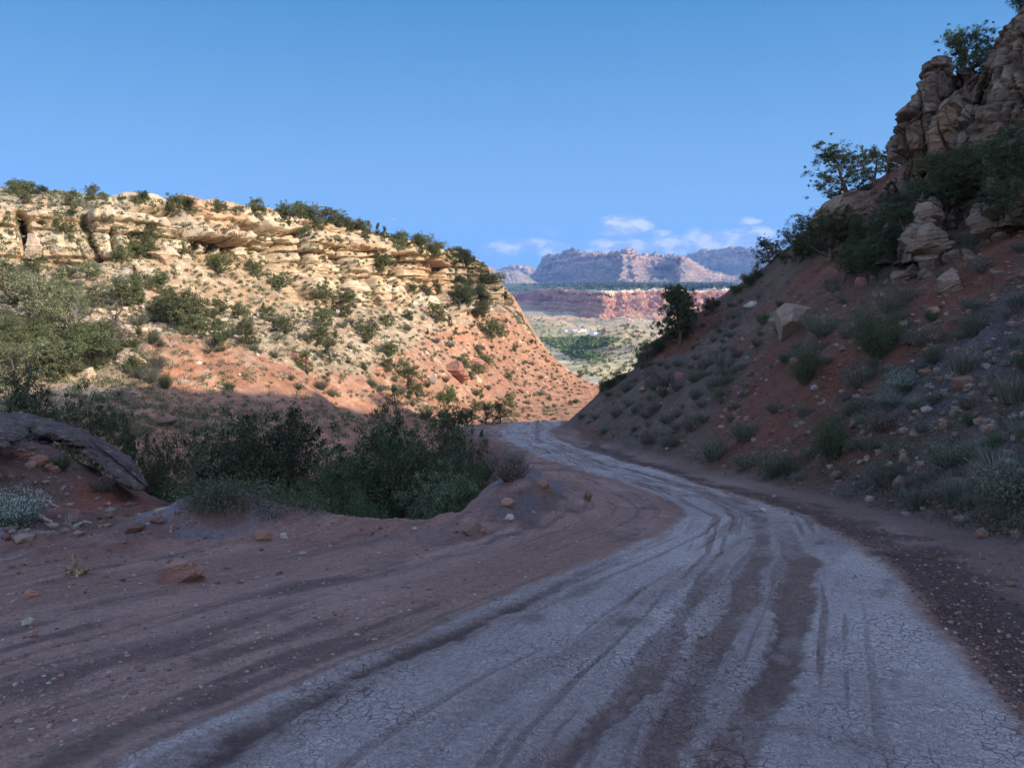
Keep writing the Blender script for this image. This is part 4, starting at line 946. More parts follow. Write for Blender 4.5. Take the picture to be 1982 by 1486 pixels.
# ------------------------------------------------------------------ trees and shrubs one can point to
PT = ('trunk', 'crown'); PS = ('stems', 'foliage')
P = lambda lst, i: lst[i % len(lst)]
tree(HERO, 1312, 668, 134, 'tall dark pointed juniper standing alone on the notch skyline in front of the red mesa', wide=.95)
tree(JO[0], 1250, 712, 58, 'small dark juniper just below the tall skyline juniper at the edge of the valley view', wide=1.1)
tree(OPENSKY, 1640, 385, 104, 'open airy dark juniper behind the big rounded boulder against the sky', wide=1.15, d=58)
tree(JO[1], 1692, 350, 70, 'dark juniper squeezed between the airy juniper and the pinnacle foot', d=53, wide=.9)
tree(JC[0], 1716, 338, 68, 'narrow dark juniper touching the left side of the pinnacle', d=50)
tree(BIGD[0], 1608, 505, 105, 'broad dense dark juniper below the rounded boulder on the right skyline', wide=1.1)
tree(DKC[0], 1560, 500, 88, 'pointed dark juniper in the dense clump on the right skyline, its middle tree', wide=1.1)
tree(BIGD[1], 1545, 512, 90, 'dark juniper at the left edge of the dense skyline clump on the right hill', wide=.9)
tree(DKC[1], 1652, 500, 90, 'dark pointed juniper at the right edge of the dense clump under the boulder')
tree(OPENSKY, 1490, 512, 52, 'small open juniper on the skyline left of the dense dark clump', wide=1.0)
tree(JO[2], 1462, 538, 36, 'low dark juniper on the right hill skyline over the forest bench')
tree(JR[0], 1442, 556, 26, 'tiny dark bush on the right hill skyline beside the blue escarpment')
tree(OPENSKY, 1885, 142, 95, 'dark open juniper on the ledge behind the pinnacle, right one of two', d=43)
tree(DKC[1], 1858, 145, 72, 'dark open juniper on the ledge behind the pinnacle, left one of two', d=45)
tree(BIGD[2], 1968, 40, 62, 'dark juniper on top of the cliff at the upper right corner', d=41)
tree(BIGD[0], 1915, 318, 50, 'wide dark shrubby juniper along the foot of the main cliff wall', cat='juniper', d=35, wide=1.5)
tree(BIGD[1], 1968, 312, 70, 'dark juniper at the cliff foot by the right edge of the photo', d=34, wide=1.3)
tree(BIGD[2], 1832, 335, 42, 'dark low juniper in front of the slabs right of the pinnacle', d=37, wide=1.5)
tree(JR[1], 1790, 345, 50, 'dark bush under the overhang of the pinnacle', cat='shrub', d=39.5, wide=1.4)
tree(BIGD[1], 1905, 462, 62, 'large dark shrub below the lower row of rounded rocks on the right', d=31, wide=1.4)
tree(BIGD[0], 1965, 440, 66, 'large dark shrub at the right edge below the cliff rocks', d=31, wide=1.3)
tree(DKC[0], 1762, 455, 70, 'slim dark juniper between the lower rocks under the pinnacle', d=40)
tree(BIGD[2], 1720, 490, 56, 'dark juniper under the boulders left of the lower rocks', wide=1.3)
tree(BIGD[1], 1790, 500, 34, 'dark spreading shrub right below the square lower rock', cat='shrub', wide=1.6)
# gully trees in the shade
for i, (proto, px, py, d, hp_, wd, lab) in enumerate([
    (BIGD[0], 495, 925, 34, 165, 1.0, 'biggest dark round juniper rising from the shaded gully at the left'),
    (DKC[0], 558, 812, 44, 46, 1.1, 'small dark cone shaped juniper on the shaded slope above the gully thicket'),
    (BIGG[0], 440, 895, 37, 100, 1.0, 'dark juniper left behind the biggest gully juniper'),
    (BIGD[2], 690, 955, 27, 150, 1.0, 'wide dark juniper in the middle of the gully thicket'),
    (BIGD[0], 770, 985, 22, 175, .85, 'tall dark green juniper right of centre in the gully'),
    (BIGD[1], 770, 880, 33, 90, 1.1, 'dark juniper with its crown just reaching the shadow edge'),
    (BIGG[0], 850, 1030, 14.5, 150, .8, 'dense dark juniper at the berm edge beside the square brown stone'),
    (DKC[0], 810, 905, 30, 115, 1.2, 'dark juniper behind the thicket near the road bend'),
    (BIGG[0], 868, 905, 28, 105, 1.0, 'dark feathery juniper nearest the shoulder of the road bend'),
    (DKC[0], 240, 850, 33, 92, .75, 'narrow tree in the shade with a sunlit yellow green tip'),
    (BIGG[0], 172, 826, 36, 82, 1.1, 'round dark shrubby tree at the edge of the shade on the left slope'),
    (BIGD[0], 300, 880, 29, 55, 1.1, 'dark rounded bush on the shaded slope right of the rock slab'),
    (BIGD[1], 50, 800, 33, 90, 1.2, 'shaded tree under the sunlit trees at the far left'),
    (BIGD[2], 905, 822, 55, 40, 1.2, 'low dark juniper at the left of the far road bend'),
    (JO[0], 940, 812, 58, 42, 1.0, 'small open juniper silhouetted at the far road bend, left of a pair'),
    (JO[1], 968, 808, 60, 44, .9, 'small open juniper silhouetted at the far road bend, right of a pair'),
    (JR[2], 868, 818, 56, 30, 1.6, 'low spreading bush at the shadow edge left of the far road bend')]):
    loc = at(px, py, d); g = drop(loc.x, loc.y)
    hp_ *= .9; top = loc.z+hpx(loc, hp_); base = g if g is not None else loc
    base = Vector((loc.x, loc.y, min(base.z, top-1.2))); hgt = top-base.z
    plant(proto, 'juniper_tree', base, hgt, lab, 'juniper', wide=wd*min(1.0, hpx(loc, hp_)*1.7/hgt))
for proto, px, py, d, hp_, wd, lab in [
    (FLOWER[0], 440, 1010, 14, 62, 1.3, 'pale flowering shrub left of a pair above the red berm'),
    (FLOWER[0], 530, 1020, 12.6, 55, 1.2, 'white flecked shrub right of a pair above the red berm'),
    (GREENSH[0], 350, 985, 18, 70, 1.1, 'soft green bush beside the tip of the dark rock slab'),
    (GREENSH[2], 600, 1010, 14, 85, 1.2, 'tall soft green shrub behind the berm below the dark junipers'),
    (GREENSH[1], 500, 985, 17, 90, 1.3, 'green feathery shrub behind the flowering shrubs'),
    (GREENSH[2], 690, 1005, 15, 66, 1.2, 'dark green low shrub behind the middle of the berm'),
    (SAGE[0], 745, 1012, 13.4, 30, 1.2, 'small pale blue green shrub peeping over the berm'),
    (GREENSH[0], 560, 1008, 15.5, 74, 1.4, 'light sage green shrub between the flecked shrub and the tall green one'),
    (SAGE[1], 470, 960, 20, 60, 1.5, 'sage green bush in front of the biggest gully juniper'),
    (GREENSH[1], 655, 940, 24, 66, 1.4, 'fresh green bush amid the dark junipers of the thicket'),
    (SAGE[2], 800, 1010, 13.6, 34, 1.4, 'grey shrub low behind the berm left of the square brown stone'),
    (BRIGHT[0], 745, 850, 40, 34, 1.2, 'green bush at the top of the thicket close under the shadow edge'),
    (GREENSH[1], 120, 915, 16.6, 44, 1.3, 'dark brush in the hollow under the overhanging slab, upper one'),
    (TWIGSH[1], 196, 955, 16.4, 46, 1.3, 'bare twiggy brush in the hollow under the lower end of the slab'),
    (FLOWER[1], 30, 1000, 12.6, 70, 1.2, 'pale flowering shrub at the left edge by the red bank'),
    (FLOWER[0], 10, 1040, 10.6, 60, 1.3, 'pale leaved shrub at the left edge low beside the purple berm'),
    (TWIGSH[0], 270, 1020, 12.8, 52, .9, 'bare grey twiggy bush on the red bank under the rock slab'),
    (SAGE[1], 400, 1005, 15, 40, 1.3, 'grey green shrub at the left end of the thicket'),
    (GREENSH[1], 895, 935, 26, 60, 1.2, 'green bush on the bank below the road bend')]:
    loc = at(px, py, d); g = drop(loc.x, loc.y); top = loc.z+hpx(loc, hp_); bz = max(min(g.z if g else loc.z, top-.4), top-1.9)
    plant(proto, 'green_shrub', Vector((loc.x, loc.y, bz)), top-bz, lab, 'shrub', wide=wd*min(1, hpx(loc, hp_)*1.5/(top-bz)), parts=PS)
tree(TWIGSH[1], 985, 930, 66, 'grey twiggy shrub with pale leaves on the bank beside the road bend', 'shrub', 'pale_shrub', wide=1.1, parts=PS)
tree(FLOWER[0], 1000, 905, 46, 'pale leaved shrub on the bank right at the road bend', 'shrub', 'pale_shrub', wide=1.3, parts=PS)
tree(SAGE[2], 945, 925, 60, 'grey sagebrush on the bank left of the road bend', 'shrub', 'sagebrush', wide=1.3, parts=PS)
# shaded hillside shrubs
for proto, px, py, hp_, wd, nm, lab in [
    (GREENSH[2], 1700, 690, 112, 1.0, 'green_shrub', 'largest leafy green shrub in the middle of the shaded hillside'),
    (GREENSH[0], 1612, 890, 100, 1.0, 'green_shrub', 'round bright green shrub on the shaded slope just above the road'),
    (FLOWER[1], 1742, 765, 60, 1.0, 'pale_shrub', 'silvery rounded shrub, upper of a touching pair on the shaded slope'),
    (FLOWER[1], 1722, 795, 52, 1.0, 'pale_shrub', 'silvery shrub, lower of a touching pair on the shaded slope'),
    (SAGE[0], 1790, 668, 48, 1.4, 'sagebrush', 'blue grey shrub right of the largest green shrub'),
    (SAGE[1], 1570, 700, 40, 2.0, 'sagebrush', 'blue grey shrub below the flat faced boulder'),
    (GREENSH[1], 1520, 702, 26, 1.3, 'green_shrub', 'small dark green bush below and left of the flat faced boulder'),
    (SAGE[2], 1590, 650, 55, 1.2, 'sagebrush', 'dark grey shrub leaning on the right of the flat faced boulder'),
    (SAGE[0], 1500, 915, 55, 1.6, 'sagebrush', 'low spreading grey shrub at the foot of the slope left of the green shrub'),
    (SAGE[1], 1445, 905, 40, 1.4, 'sagebrush', 'grey shrub at the slope foot where the road narrows'),
    (BLUEG, 1850, 975, 70, 0, 'grass_clump', 'big pale blue grass clump on the shaded slope at the right'),
    (BLUEG, 1780, 985, 55, 0, 'grass_clump', 'pale grass clump left of the big blue clump'),
    (BLUEG, 1930, 940, 80, 0, 'grass_clump', 'tall straw grass clump near the right edge of the photo'),
    (SAGE[2], 1940, 1010, 60, 1.2, 'sagebrush', 'low twiggy shrub at the slope foot by the right edge'),
    (SAGE[0], 1680, 510, 40, 1.5, 'sagebrush', 'silver grey shrub under the dark junipers on the right hill'),
    (SAGE[1], 1880, 480, 40, 1.8, 'sagebrush', 'silver blue shrub below the lowest cliff rocks'),
    (GREENSH[1], 1283, 770, 28, .9, 'green_shrub', 'small upright green bush on the dark spur'),
    (SAGE[2], 1670, 800, 45, 1.2, 'sagebrush', 'grey shrub above the round green shrub'),
    (SAGE[0], 1500, 800, 28, 1.3, 'sagebrush', 'grey rounded bush alone on the bare red cut'),
    (BLUEG, 1250, 858, 26, 0, 'grass_clump', 'pale tuft at the slope foot near the road bend')]:
    if proto is BLUEG:
        loc = at(px, py); single(P(BLUEG, px), nm, loc, hpx(loc, hp_)/.6, lab, 'grass'); continue
    tree(proto, px, py, hp_, lab, 'shrub', nm, wide=wd, parts=PS)

# the sunlit slope's trees
for i, (proto, px, py, hp_, wd, lab) in enumerate([
    (JR[0], 290, 488, 52, 1.1, 'dark round juniper directly above the big pale boulder under the cliff'),
    (JR[1], 268, 500, 30, 1.0, 'small juniper touching the left side of the big pale boulder'),
    (JR[2], 237, 512, 38, 1.0, 'juniper at the right foot of the massive smooth cliff'),
    (JO[0], 352, 498, 34, .8, 'grey green juniper just right of the big pale boulder'),
    (JR[3], 420, 528, 36, 1.0, 'juniper under the jointed cliff band, right of the big boulder'),
    (JR[0], 495, 535, 34, 1.1, 'juniper at the foot of the black clefts in the upper cliff'),
    (JR[1], 360, 645, 82, 1.2, 'largest spreading juniper on the sunlit slope'),
    (JR[2], 320, 625, 56, 1.0, 'juniper overlapping the left of the largest spreading juniper'),
    (JR[3], 240, 590, 50, .9, 'round green juniper left of the slim juniper on the sunlit slope'),
    (JC[0], 271, 580, 42, .9, 'slim upright juniper in the open among the left hand trees'),
    (JC[1], 427, 680, 40, .9, 'small bright cone shaped juniper on the crest of the red spur'),
    (JR[0], 480, 668, 50, .8, 'green juniper behind the crest of the red spur'),
    (JC[2], 268, 652, 28, 1.2, 'small dark bush in front of the leafless tree'),
    (JR[1], 655, 612, 56, 1.1, 'large dark juniper under the lower cliff left of the white bay'),
    (JR[2], 620, 590, 42, 1.2, 'dark juniper against the white lower cliff'),
    (JR[3], 540, 565, 36, .9, 'juniper growing in the gap of the lower cliff'),
    (JR[0], 718, 655, 32, 1.3, 'round dark juniper alone on the pale talus'),
    (JR[1], 610, 668, 42, 1.1, 'dark juniper just above the red slabby outcrop'),
    (JO[1], 795, 745, 40, 1.1, 'juniper on the red slope left of the red outcrop'),
    (JR[2], 790, 520, 0, 1, ''), (JR[3], 740, 525, 32, 1.0, 'juniper left of the last bulging cliff tower'),
    (JR[0], 845, 622, 36, 1.2, 'juniper at the foot of the bright orange cliff tower'),
    (JO[0], 640, 702, 50, 1.2, 'half bare juniper with grey branches on the mid slope'),
    (BIGD[0], 890, 596, 52, .9, 'dark tree in the shaded nook of the end cliff'),
    (BIGD[1], 922, 618, 36, 1.3, 'dark green thicket tree under the end cliff'),
    (JR[3], 952, 655, 40, 1.0, 'dark juniper below the tip of the end cliff'),
    (BRIGHT[0], 865, 780, 34, 1.3, 'yellow green bush in the sun just above the shaded gully'),
    (BRIGHT[1], 825, 812, 30, 1.2, 'bright yellow green bush at the shadow edge near the road end'),
    (GREENSH[0], 320, 752, 36, 1.0, 'green bush exactly on the shadow edge of the red slope'),
    (GREENSH[1], 445, 755, 22, 1.1, 'small dark bush at the shadow edge on the red slope'),
    (JP[3], 25, 590, 95, 1.1, 'tall pale green tree at the far left edge of the slope'),
    (JP[0], 75, 625, 100, .9, 'wispy grey green tree in the sunny thicket at the left'),
    (BRIGHT[0], 60, 680, 60, 1.2, 'light green feathery bush in the sunny thicket at the left'),
    (JP[3], 130, 660, 105, .9, 'thin crowned tree with pale stem at the right of the left thicket'),
    (BRIGHT[1], 160, 668, 52, 1.1, 'yellow green leafy bush right of the thin crowned tree'),
    (JP[2], 30, 745, 85, 1.3, 'sunlit yellow green tree above the shade at the left edge'),
    (JP[1], 95, 725, 68, 1.3, 'sunlit spreading tree above the shaded rocks at the left'),
    (JR[2], 122, 582, 40, 1.3, 'dark green juniper at the upper right of the left thicket'),
    (JP[0], 190, 590, 46, 1.2, 'green juniper between the thicket and the leafless tree')]):
    if hp_: tree(proto, px, py, hp_, lab, 'shrub' if proto in BRIGHT+GREENSH else 'juniper', 'green_shrub' if proto in BRIGHT+GREENSH else 'juniper_tree', wide=wd, parts=PS if proto in BRIGHT+GREENSH else PT)
def snag(me_, px, py, hp_, base_h, lab, d=None):
    loc = at(px, py, d); s = hpx(loc, hp_)/base_h; o = link('dead_tree', me_, None, loc); o.scale = (s, s, s); o.rotation_euler = (0, 0, px*.37); tag(o, lab, 'dead tree')
snag(SNAGB[0], 216, 672, 112, 4.0, 'leafless dark tree standing on the sunlit slope above two pale boulders')
snag(SNAG[0], 62, 600, 75, 4.0, 'bleached bare trunk sticking out of the left thicket')
snag(SNAG[1], 135, 665, 85, 3.2, 'pale leafless tree leaning in front of the left thicket')
snag(SNAGB[0], 45, 790, 95, 4.0, 'crooked dark bare branches against the sunlit tree at the left edge')
snag(SNAG[1], 640, 690, 35, 3.2, 'small bare grey tree on the mid slope below the white cliff')
snag(SNAG[0], 157, 1047, 66, 4.0, 'weathered grey dead branch standing at the edge of the purple berm', d=10.0)
# roots and fallen branches on the red bank
r_ = np.random.default_rng(5); rp = []
for x0, y0, x1, y1, d in ((60, 985, 140, 1035, 13), (105, 1035, 150, 1020, 12), (20, 975, 110, 985, 13.4), (150, 1015, 190, 985, 12)):
    a = unproj(x0, y0, d); b_ = unproj(x1, y1, d-.6); k = np.linspace(0, 1, 9)[:, None]; p_ = a+(b_-a)*k+np.cumsum(r_.normal(0, .035, (9, 3)), 0); rp.append(tube(p_, np.linspace(.045, .012, 9), 6))
v, f = join(rp); tag(link('fallen_branch', mesh_np('fallen_branch', v, f, M_dead)), 'tangle of grey roots and fallen branches on the red bank at the left', 'branch')

# ------------------------------------------------------------------ boulders one can point to
BO = boulder
BO(1650, 385, 118, 78, 'big smooth rounded boulder on the right skyline under the airy juniper', M_brown, 401, depth=.9, strata=.5, rot=.3, tilt=(0, -.35), d=52, cuts=13, lift=.1)
BO(1716, 408, 40, 38, 'rounded brown rock just right of the big skyline boulder', M_brown, 402, d=48, strata=.6)
BO(1740, 432, 44, 44, 'tall brown rock below the gap between boulder and pinnacle', M_brown, 403, d=46, strata=.6)
BO(1540, 612, 96, 52, 'large flat faced boulder tilted on the open shaded hillside', M_brown, 404, depth=.6, strata=.0, rot=.4, tilt=(.25, -.62), cuts=7, rough=.035)
BO(1500, 625, 26, 30, 'rounded rock leaning against the left of the flat faced boulder', M_brown, 405)
BO(1840, 540, 52, 50, 'pale pinkish boulder high on the shaded hillside', M_brown, 406, tilt=(0, -.5))
BO(1700, 570, 20, 16, 'small round rock above the largest green shrub', M_brown, 407)
BO(1455, 590, 0+30, 14, 'flat pale rock on the slope below the dark skyline clump', M_white, 408)
BO(1675, 715, 22, 14, 'whitish stone in the red cut left of the silvery shrubs', M_white, 409)
BO(1668, 738, 24, 16, 'reddish block below the whitish stone', M_redshade, 410)
BO(1830, 818, 22, 20, 'orange brown rock on the grey shale at the right', M_redshade, 411)
BO(1315, 726, 20, 18, 'pinkish upright rock on the dark spur', M_redshade, 412)
BO(312, 487, 62, 34, 'big pale flat topped boulder below the smooth cliff', M_tan, 420, depth=.8, tilt=(0, .1), rough=.05, cuts=10)
BO(250, 690, 52, 34, 'larger of two cream boulders on the sandy bench above the shadow', M_tan, 421, cuts=9)
BO(168, 720, 36, 26, 'smaller layered cream boulder on the sandy bench above the shadow', M_tan, 422, strata=2.0)
BO(578, 692, 42, 20, 'red slabby outcrop breaking the crest of the red spur', M_redrock, 423, strata=2.2, tilt=(0, .3), name='rock_outcrop', cat='outcrop')
BO(880, 715, 52, 34, 'red bouldery outcrop with a black shadow on the lower slope', M_redrock, 424, strata=1.6, name='rock_outcrop', cat='outcrop')
BO(925, 705, 50, 18, 'thin red ledge continuing right of the red outcrop', M_redrock, 425, strata=2.4, name='rock_outcrop', cat='outcrop')
BO(835, 735, 22, 14, 'pale pink block left below the red outcrop', M_white, 426)
BO(60, 470, 0+26, 40, 'leaning rock slab in the cleft at the left of the smooth cliff', M_tan, 427, d=71)
BO(218, 605, 20, 12, 'small cream block beside the leafless tree', M_tan, 428)
BO(320, 815, 32, 20, 'pinkish brown rock in the shade on the slope above the gully', M_brown, 429)
BO(914, 1020, 42, 26, 'square brown stone on the inner edge of the berm', M_brown, 440, depth=.55, strata=0, rot=.6, tilt=(0, .3), cuts=6, rough=.03, lift=.1)
BO(936, 1026, 16, 13, 'dark small stone touching the square brown stone', M_redshade, 441)
BO(346, 1108, 84, 42, 'reddish block with pale patches lying on the left shoulder', M_redshade, 442, depth=.5, strata=0, rot=.2, tilt=(0, -.25), cuts=9, rough=.05)
BO(506, 1036, 30, 22, 'pink angular stone at the right of the purple mound', M_redshade, 443)
BO(548, 1036, 14, 16, 'cream stone right of the pink angular stone', M_white, 444)
BO(54, 1200, 26, 24, 'pale grey pointed stone on the left shoulder', M_white, 445, tilt=(.2, .5), strata=0)
BO(62, 1228, 20, 12, 'dull red stone below the pale pointed stone', M_redshade, 446)
BO(56, 1148, 22, 18, 'red stone half sunk in the left shoulder', M_redshade, 447)
BO(1050, 936, 20, 18, 'pinkish rock with a pale face on the shoulder by the bend', M_redshade, 448)
BO(984, 968, 28, 24, 'reddish rock on the berm crest below the bend', M_redshade, 449)
BO(1137, 960, 18, 20, 'upright orange stone on the shoulder left of the road', M_redshade, 450)
BO(985, 1000, 18, 11, 'pale flat stone on the berm below the reddish rock', M_white, 451)
BO(803, 1022, 14, 8, 'white stone on the berm left of the square brown stone', M_white, 452)
BO(1005, 950, 16, 12, 'brown stone beside the reddish rock on the crest', M_brown, 453)
BO(1480, 985, 0+16, 8, 'pale flat stone in the right ditch', M_white, 454); BO(1685, 965, 18, 16, 'brown stone at the foot of the grey shale', M_brown, 455)
BO(1755, 992, 22, 9, 'white flat stone in the ditch at the slope foot', M_white, 456); BO(1905, 1032, 24, 18, 'reddish stone at the slope foot near the right edge', M_redshade, 457)
# dark overhanging slab across the gully and the ledge beside it
def slab(name, pts, label, mat, seed, mats=1.0):
    """pts: (px, py of the upper edge, thickness px, distance) along a leaning stratum"""
    A = np.array(pts, float); k = np.linspace(0, len(A)-1, 150); A = np.stack([np.interp(k, np.arange(len(A)), A[:, j]) for j in range(4)], 1)
    top = unproj(A[:, 0], A[:, 1], A[:, 3]); th_ = A[:, 2]*A[:, 3]/FPX*.56; n_ = 72; t_ = np.linspace(0, 2*math.pi, n_)
    e = np.minimum(1, np.minimum(np.arange(150), np.arange(149, -1, -1))/30.)**.8
    V = np.zeros((150, n_, 3)); c_, s_ = np.cos(t_), np.sin(t_); c_ = np.sign(c_)*np.abs(c_)**.6; s_ = np.sign(s_)*np.abs(s_)**.6
    zz = (s_[None]*2.2+.35*np.cumsum(np.ones(150))[:, None]*.04+top[:, 0:1]*.15); L_ = np.floor(zz); hv = _hash(L_.astype(int), L_.astype(int)*0+seed, L_.astype(int)*0, 2)
    base_ = np.stack([top[:, 0:1]+0*c_[None], top[:, 1:2]+c_[None], top[:, 2:3]+s_[None]], -1)
    o_ = 1+fbm(base_, .9, 5, seed=seed)*.75+(hv-.5)*.45+fbm(base_, 4, 5, seed=seed+2, ridged=True)*.22
    dY = (.95*c_[None]+.25*s_[None])*e[:, None]*o_
    V[..., 1] = top[:, 1:2]+dY; V[..., 0] = top[:, 0:1]*(1+dY/top[:, 1:2]); V[..., 2] = top[:, 2:3]-th_[:, None]*.5+th_[:, None]*.5*s_[None]*e[:, None]*o_
    return tag(link(name, mesh_np(name, V, grid_faces(150, n_), mat)), label, 'rock ledge')
slab('rock_slab', [(-160, 785, 40, 21), (-20, 806, 36, 20), (60, 812, 44, 19.4), (110, 826, 34, 19), (160, 842, 50, 18.5), (215, 872, 46, 18), (262, 905, 52, 17.4), (286, 932, 26, 17.2)], 'long dark overhanging rock slab slanting down across the shaded gully side', M_dark, 460)
slab('rock_ledge', [(-160, 822, 34, 16), (-40, 820, 34, 15.6), (10, 822, 32, 15.4), (56, 832, 18, 15.4)], 'flat brown ledge at the left edge below the dark slab', M_dark, 461)
for k_, (px, py, w_, h_) in enumerate(((100, 905, 30, 18), (75, 890, 36, 20), (45, 880, 30, 14), (15, 875, 40, 16))):
    BO(px, py, w_, h_, ['pink edged red block lowest in the row on the red bank', 'second red block of the row on the red bank', 'third red block of the row on the red bank', 'red block of the row nearest the left edge'][k_], M_redshade, 470+k_)
# broken stump on the shoulder
st_l = at(150, 1112); sc_ = hpx(st_l, 1); r_ = np.random.default_rng(9); parts_ = []
pth, rad = limb(r_, (0, 0, -4), (-.12, 0, 1), 52, 8, 6, .06, .05, .8); parts_.append(tube(pth, rad, 7))
for i in range(9):
    pth, rad = limb(r_, (r_.normal(0, 6), r_.normal(0, 6), 4), (r_.normal(0, 1), r_.normal(0, 1), .25), 32, 5, 5, .3, -.05, .8); parts_.append(tube(pth, rad, 6))
v, f = join(parts_); so = link('tree_stump', mesh_np('tree_stump', v*sc_, f, mat_bark('stump_wood', (.10, .065, .035), (.36, .25, .14))), None, st_l); tag(so, 'splintered ochre stump with roots on the left shoulder', 'stump')

# ------------------------------------------------------------------ repeats scattered over the slopes
def inside(px, py, poly):
    c = False; n = len(poly); j = n-1
    for i in range(n):
        (xi, yi), (xj, yj) = poly[i], poly[j]
        if (yi > py) != (yj > py) and px < (xj-xi)*(py-yi)/(yj-yi)+xi: c = not c
        j = i
    return c
def scatter(poly, n, fn, seed, objs=None, dmin=0, tries=12, minnz=-1):
    r = random.Random(seed); xs = [p[0] for p in poly]; ys = [p[1] for p in poly]; done = []; 
    for _ in range(n*tries):
        if len(done) >= n: break
        px, py = r.uniform(min(xs), max(xs)), r.uniform(min(ys), max(ys))
        if not inside(px, py, poly): continue
        if dmin and any(abs(px-a)+abs(py-b) < dmin for a, b in done): continue
        h_ = hit(px, py, objs)
        if h_ is None or h_[1].z < minnz: continue
        done.append((px, py)); fn(h_[0], h_[1], r, px, py)
    return done
WPOLY = [(0, 520), (230, 520), (420, 600), (700, 605), (860, 605), (985, 605), (1150, 745), (1090, 815), (830, 800), (560, 755), (130, 740), (0, 750), (-220, 750), (-220, 530)]
LEFT_L = 'bushy green juniper among many in the sunny thicket on the left of the slope'
def fn_w(loc, nor, r, px, py):
    if 250 < px < 700 and py > 640+max(0, (px-300)*.15) and py < 770 and r.random() < .75: return   # the bare red spur
    d = loc.y
    if px < 230: lab, grp, proto, cat, nm = LEFT_L, 'junipers in the sunny left thicket', P(JP+JR, r.randrange(8)), 'juniper', 'juniper_tree'; h_ = r.uniform(1.2, 2.4)
    elif px > 850: lab, grp, proto, cat, nm = 'small dark juniper dotted on the red slope below the end cliff', 'junipers on the red slope end', P(JR+JC, r.randrange(7)), 'juniper', 'juniper_tree'; h_ = r.uniform(.9, 2.4)
    elif py < 600: lab, grp, proto, cat, nm = 'small juniper rooted among the rocks right under the sunlit cliffs', 'junipers under the cliffs', P(JR+JC+JO, r.randrange(10)), 'juniper', 'juniper_tree'; h_ = r.uniform(1.2, 2.6)
    else: lab, grp, proto, cat, nm = 'small green juniper dotted over the pale talus of the sunlit slope', 'junipers on the talus', P(JR+JC+JO, r.randrange(10)), 'juniper', 'juniper_tree'; h_ = r.uniform(1.0, 2.6)
    plant(proto, nm, loc, h_, lab, cat, grp, r.uniform(.85, 1.3))
scatter(WPOLY, 124, fn_w, 5, dmin=19)
def fn_ws(loc, nor, r, px, py):
    if inside(px, py, [(285, 662), (420, 670), (580, 702), (700, 748), (830, 805), (560, 800), (330, 785)]) and r.random() < .7: return
    dk = r.random() < .3
    where = 'left part' if px < 350 else 'middle' if px < 750 else 'far end'
    plant(P(GREENSH, r.randrange(3)) if dk else P(SAGE, r.randrange(3)), 'green_shrub' if dk else 'sagebrush', loc, r.uniform(.5, 1.2), ('knee high dark green bush on the sunlit slope, its ' if dk else 'knee high grey sagebrush on the sunlit slope, its ')+where, 'shrub', ('dark green bushes' if dk else 'sagebrush')+' on the '+where+' of the sunlit slope', r.uniform(.9, 1.4), parts=PS)
scatter(WPOLY, 235, fn_ws, 6, dmin=9)
# plants on the cliff tiers and rim
TIER = [(0, 385), (250, 400), (560, 410), (800, 470), (900, 500), (960, 560), (880, 590), (560, 500), (250, 520), (0, 420)]
scatter(TIER, 34, lambda loc, nor, r, px, py: plant(P(JR+JC, r.randrange(7)), 'juniper_tree', loc, r.uniform(1.0, 2.4), 'small juniper rooted on a ledge of the sunlit cliffs', 'juniper', 'junipers on the cliff ledges', r.uniform(.9, 1.4)), 8, dmin=16, minnz=.35)
RIM = [(0, 364), (130, 369), (260, 384), (400, 401), (540, 408), (680, 438), (800, 468), (870, 486), (930, 512), (985, 575)]
r = random.Random(12)
for i in range(66):
    px = r.uniform(0, 985)**1.0 if i < 30 else r.uniform(540, 985); py = np.interp(px, [a for a, b in RIM], [b for a, b in RIM])+r.uniform(1.5, 14 if px < 400 else 7)
    h_ = hit(px, py, [WALL_OBJ])
    if h_ is None: continue
    grp = 'left' if px < 330 else 'middle' if px < 650 else 'right'
    plant(P(JC+JR+BIGD[:1], r.randrange(8)), 'juniper_tree', h_[0]-Vector((0, 0, .1)), r.uniform(.7, 1.8)*(1.0+.45*(px > 560)), 'small dark juniper along the '+{'left': 'left stretch', 'middle': 'middle stretch', 'right': 'descending right stretch'}[grp]+' of the sunlit rim', 'juniper', 'junipers on the '+grp+' stretch of the rim', r.uniform(.9, 1.5))
ENDC = [(860, 490), (900, 500), (960, 560), (930, 600), (890, 600), (870, 540)]
scatter(ENDC, 26, lambda loc, nor, r, px, py: plant(P(BIGD, r.randrange(3)), 'juniper_tree', loc, r.uniform(1.6, 3.4), 'dark juniper crowding the shaded crack of the end cliff', 'juniper', 'dark junipers of the end cliff', 1.1), 9, dmin=6)
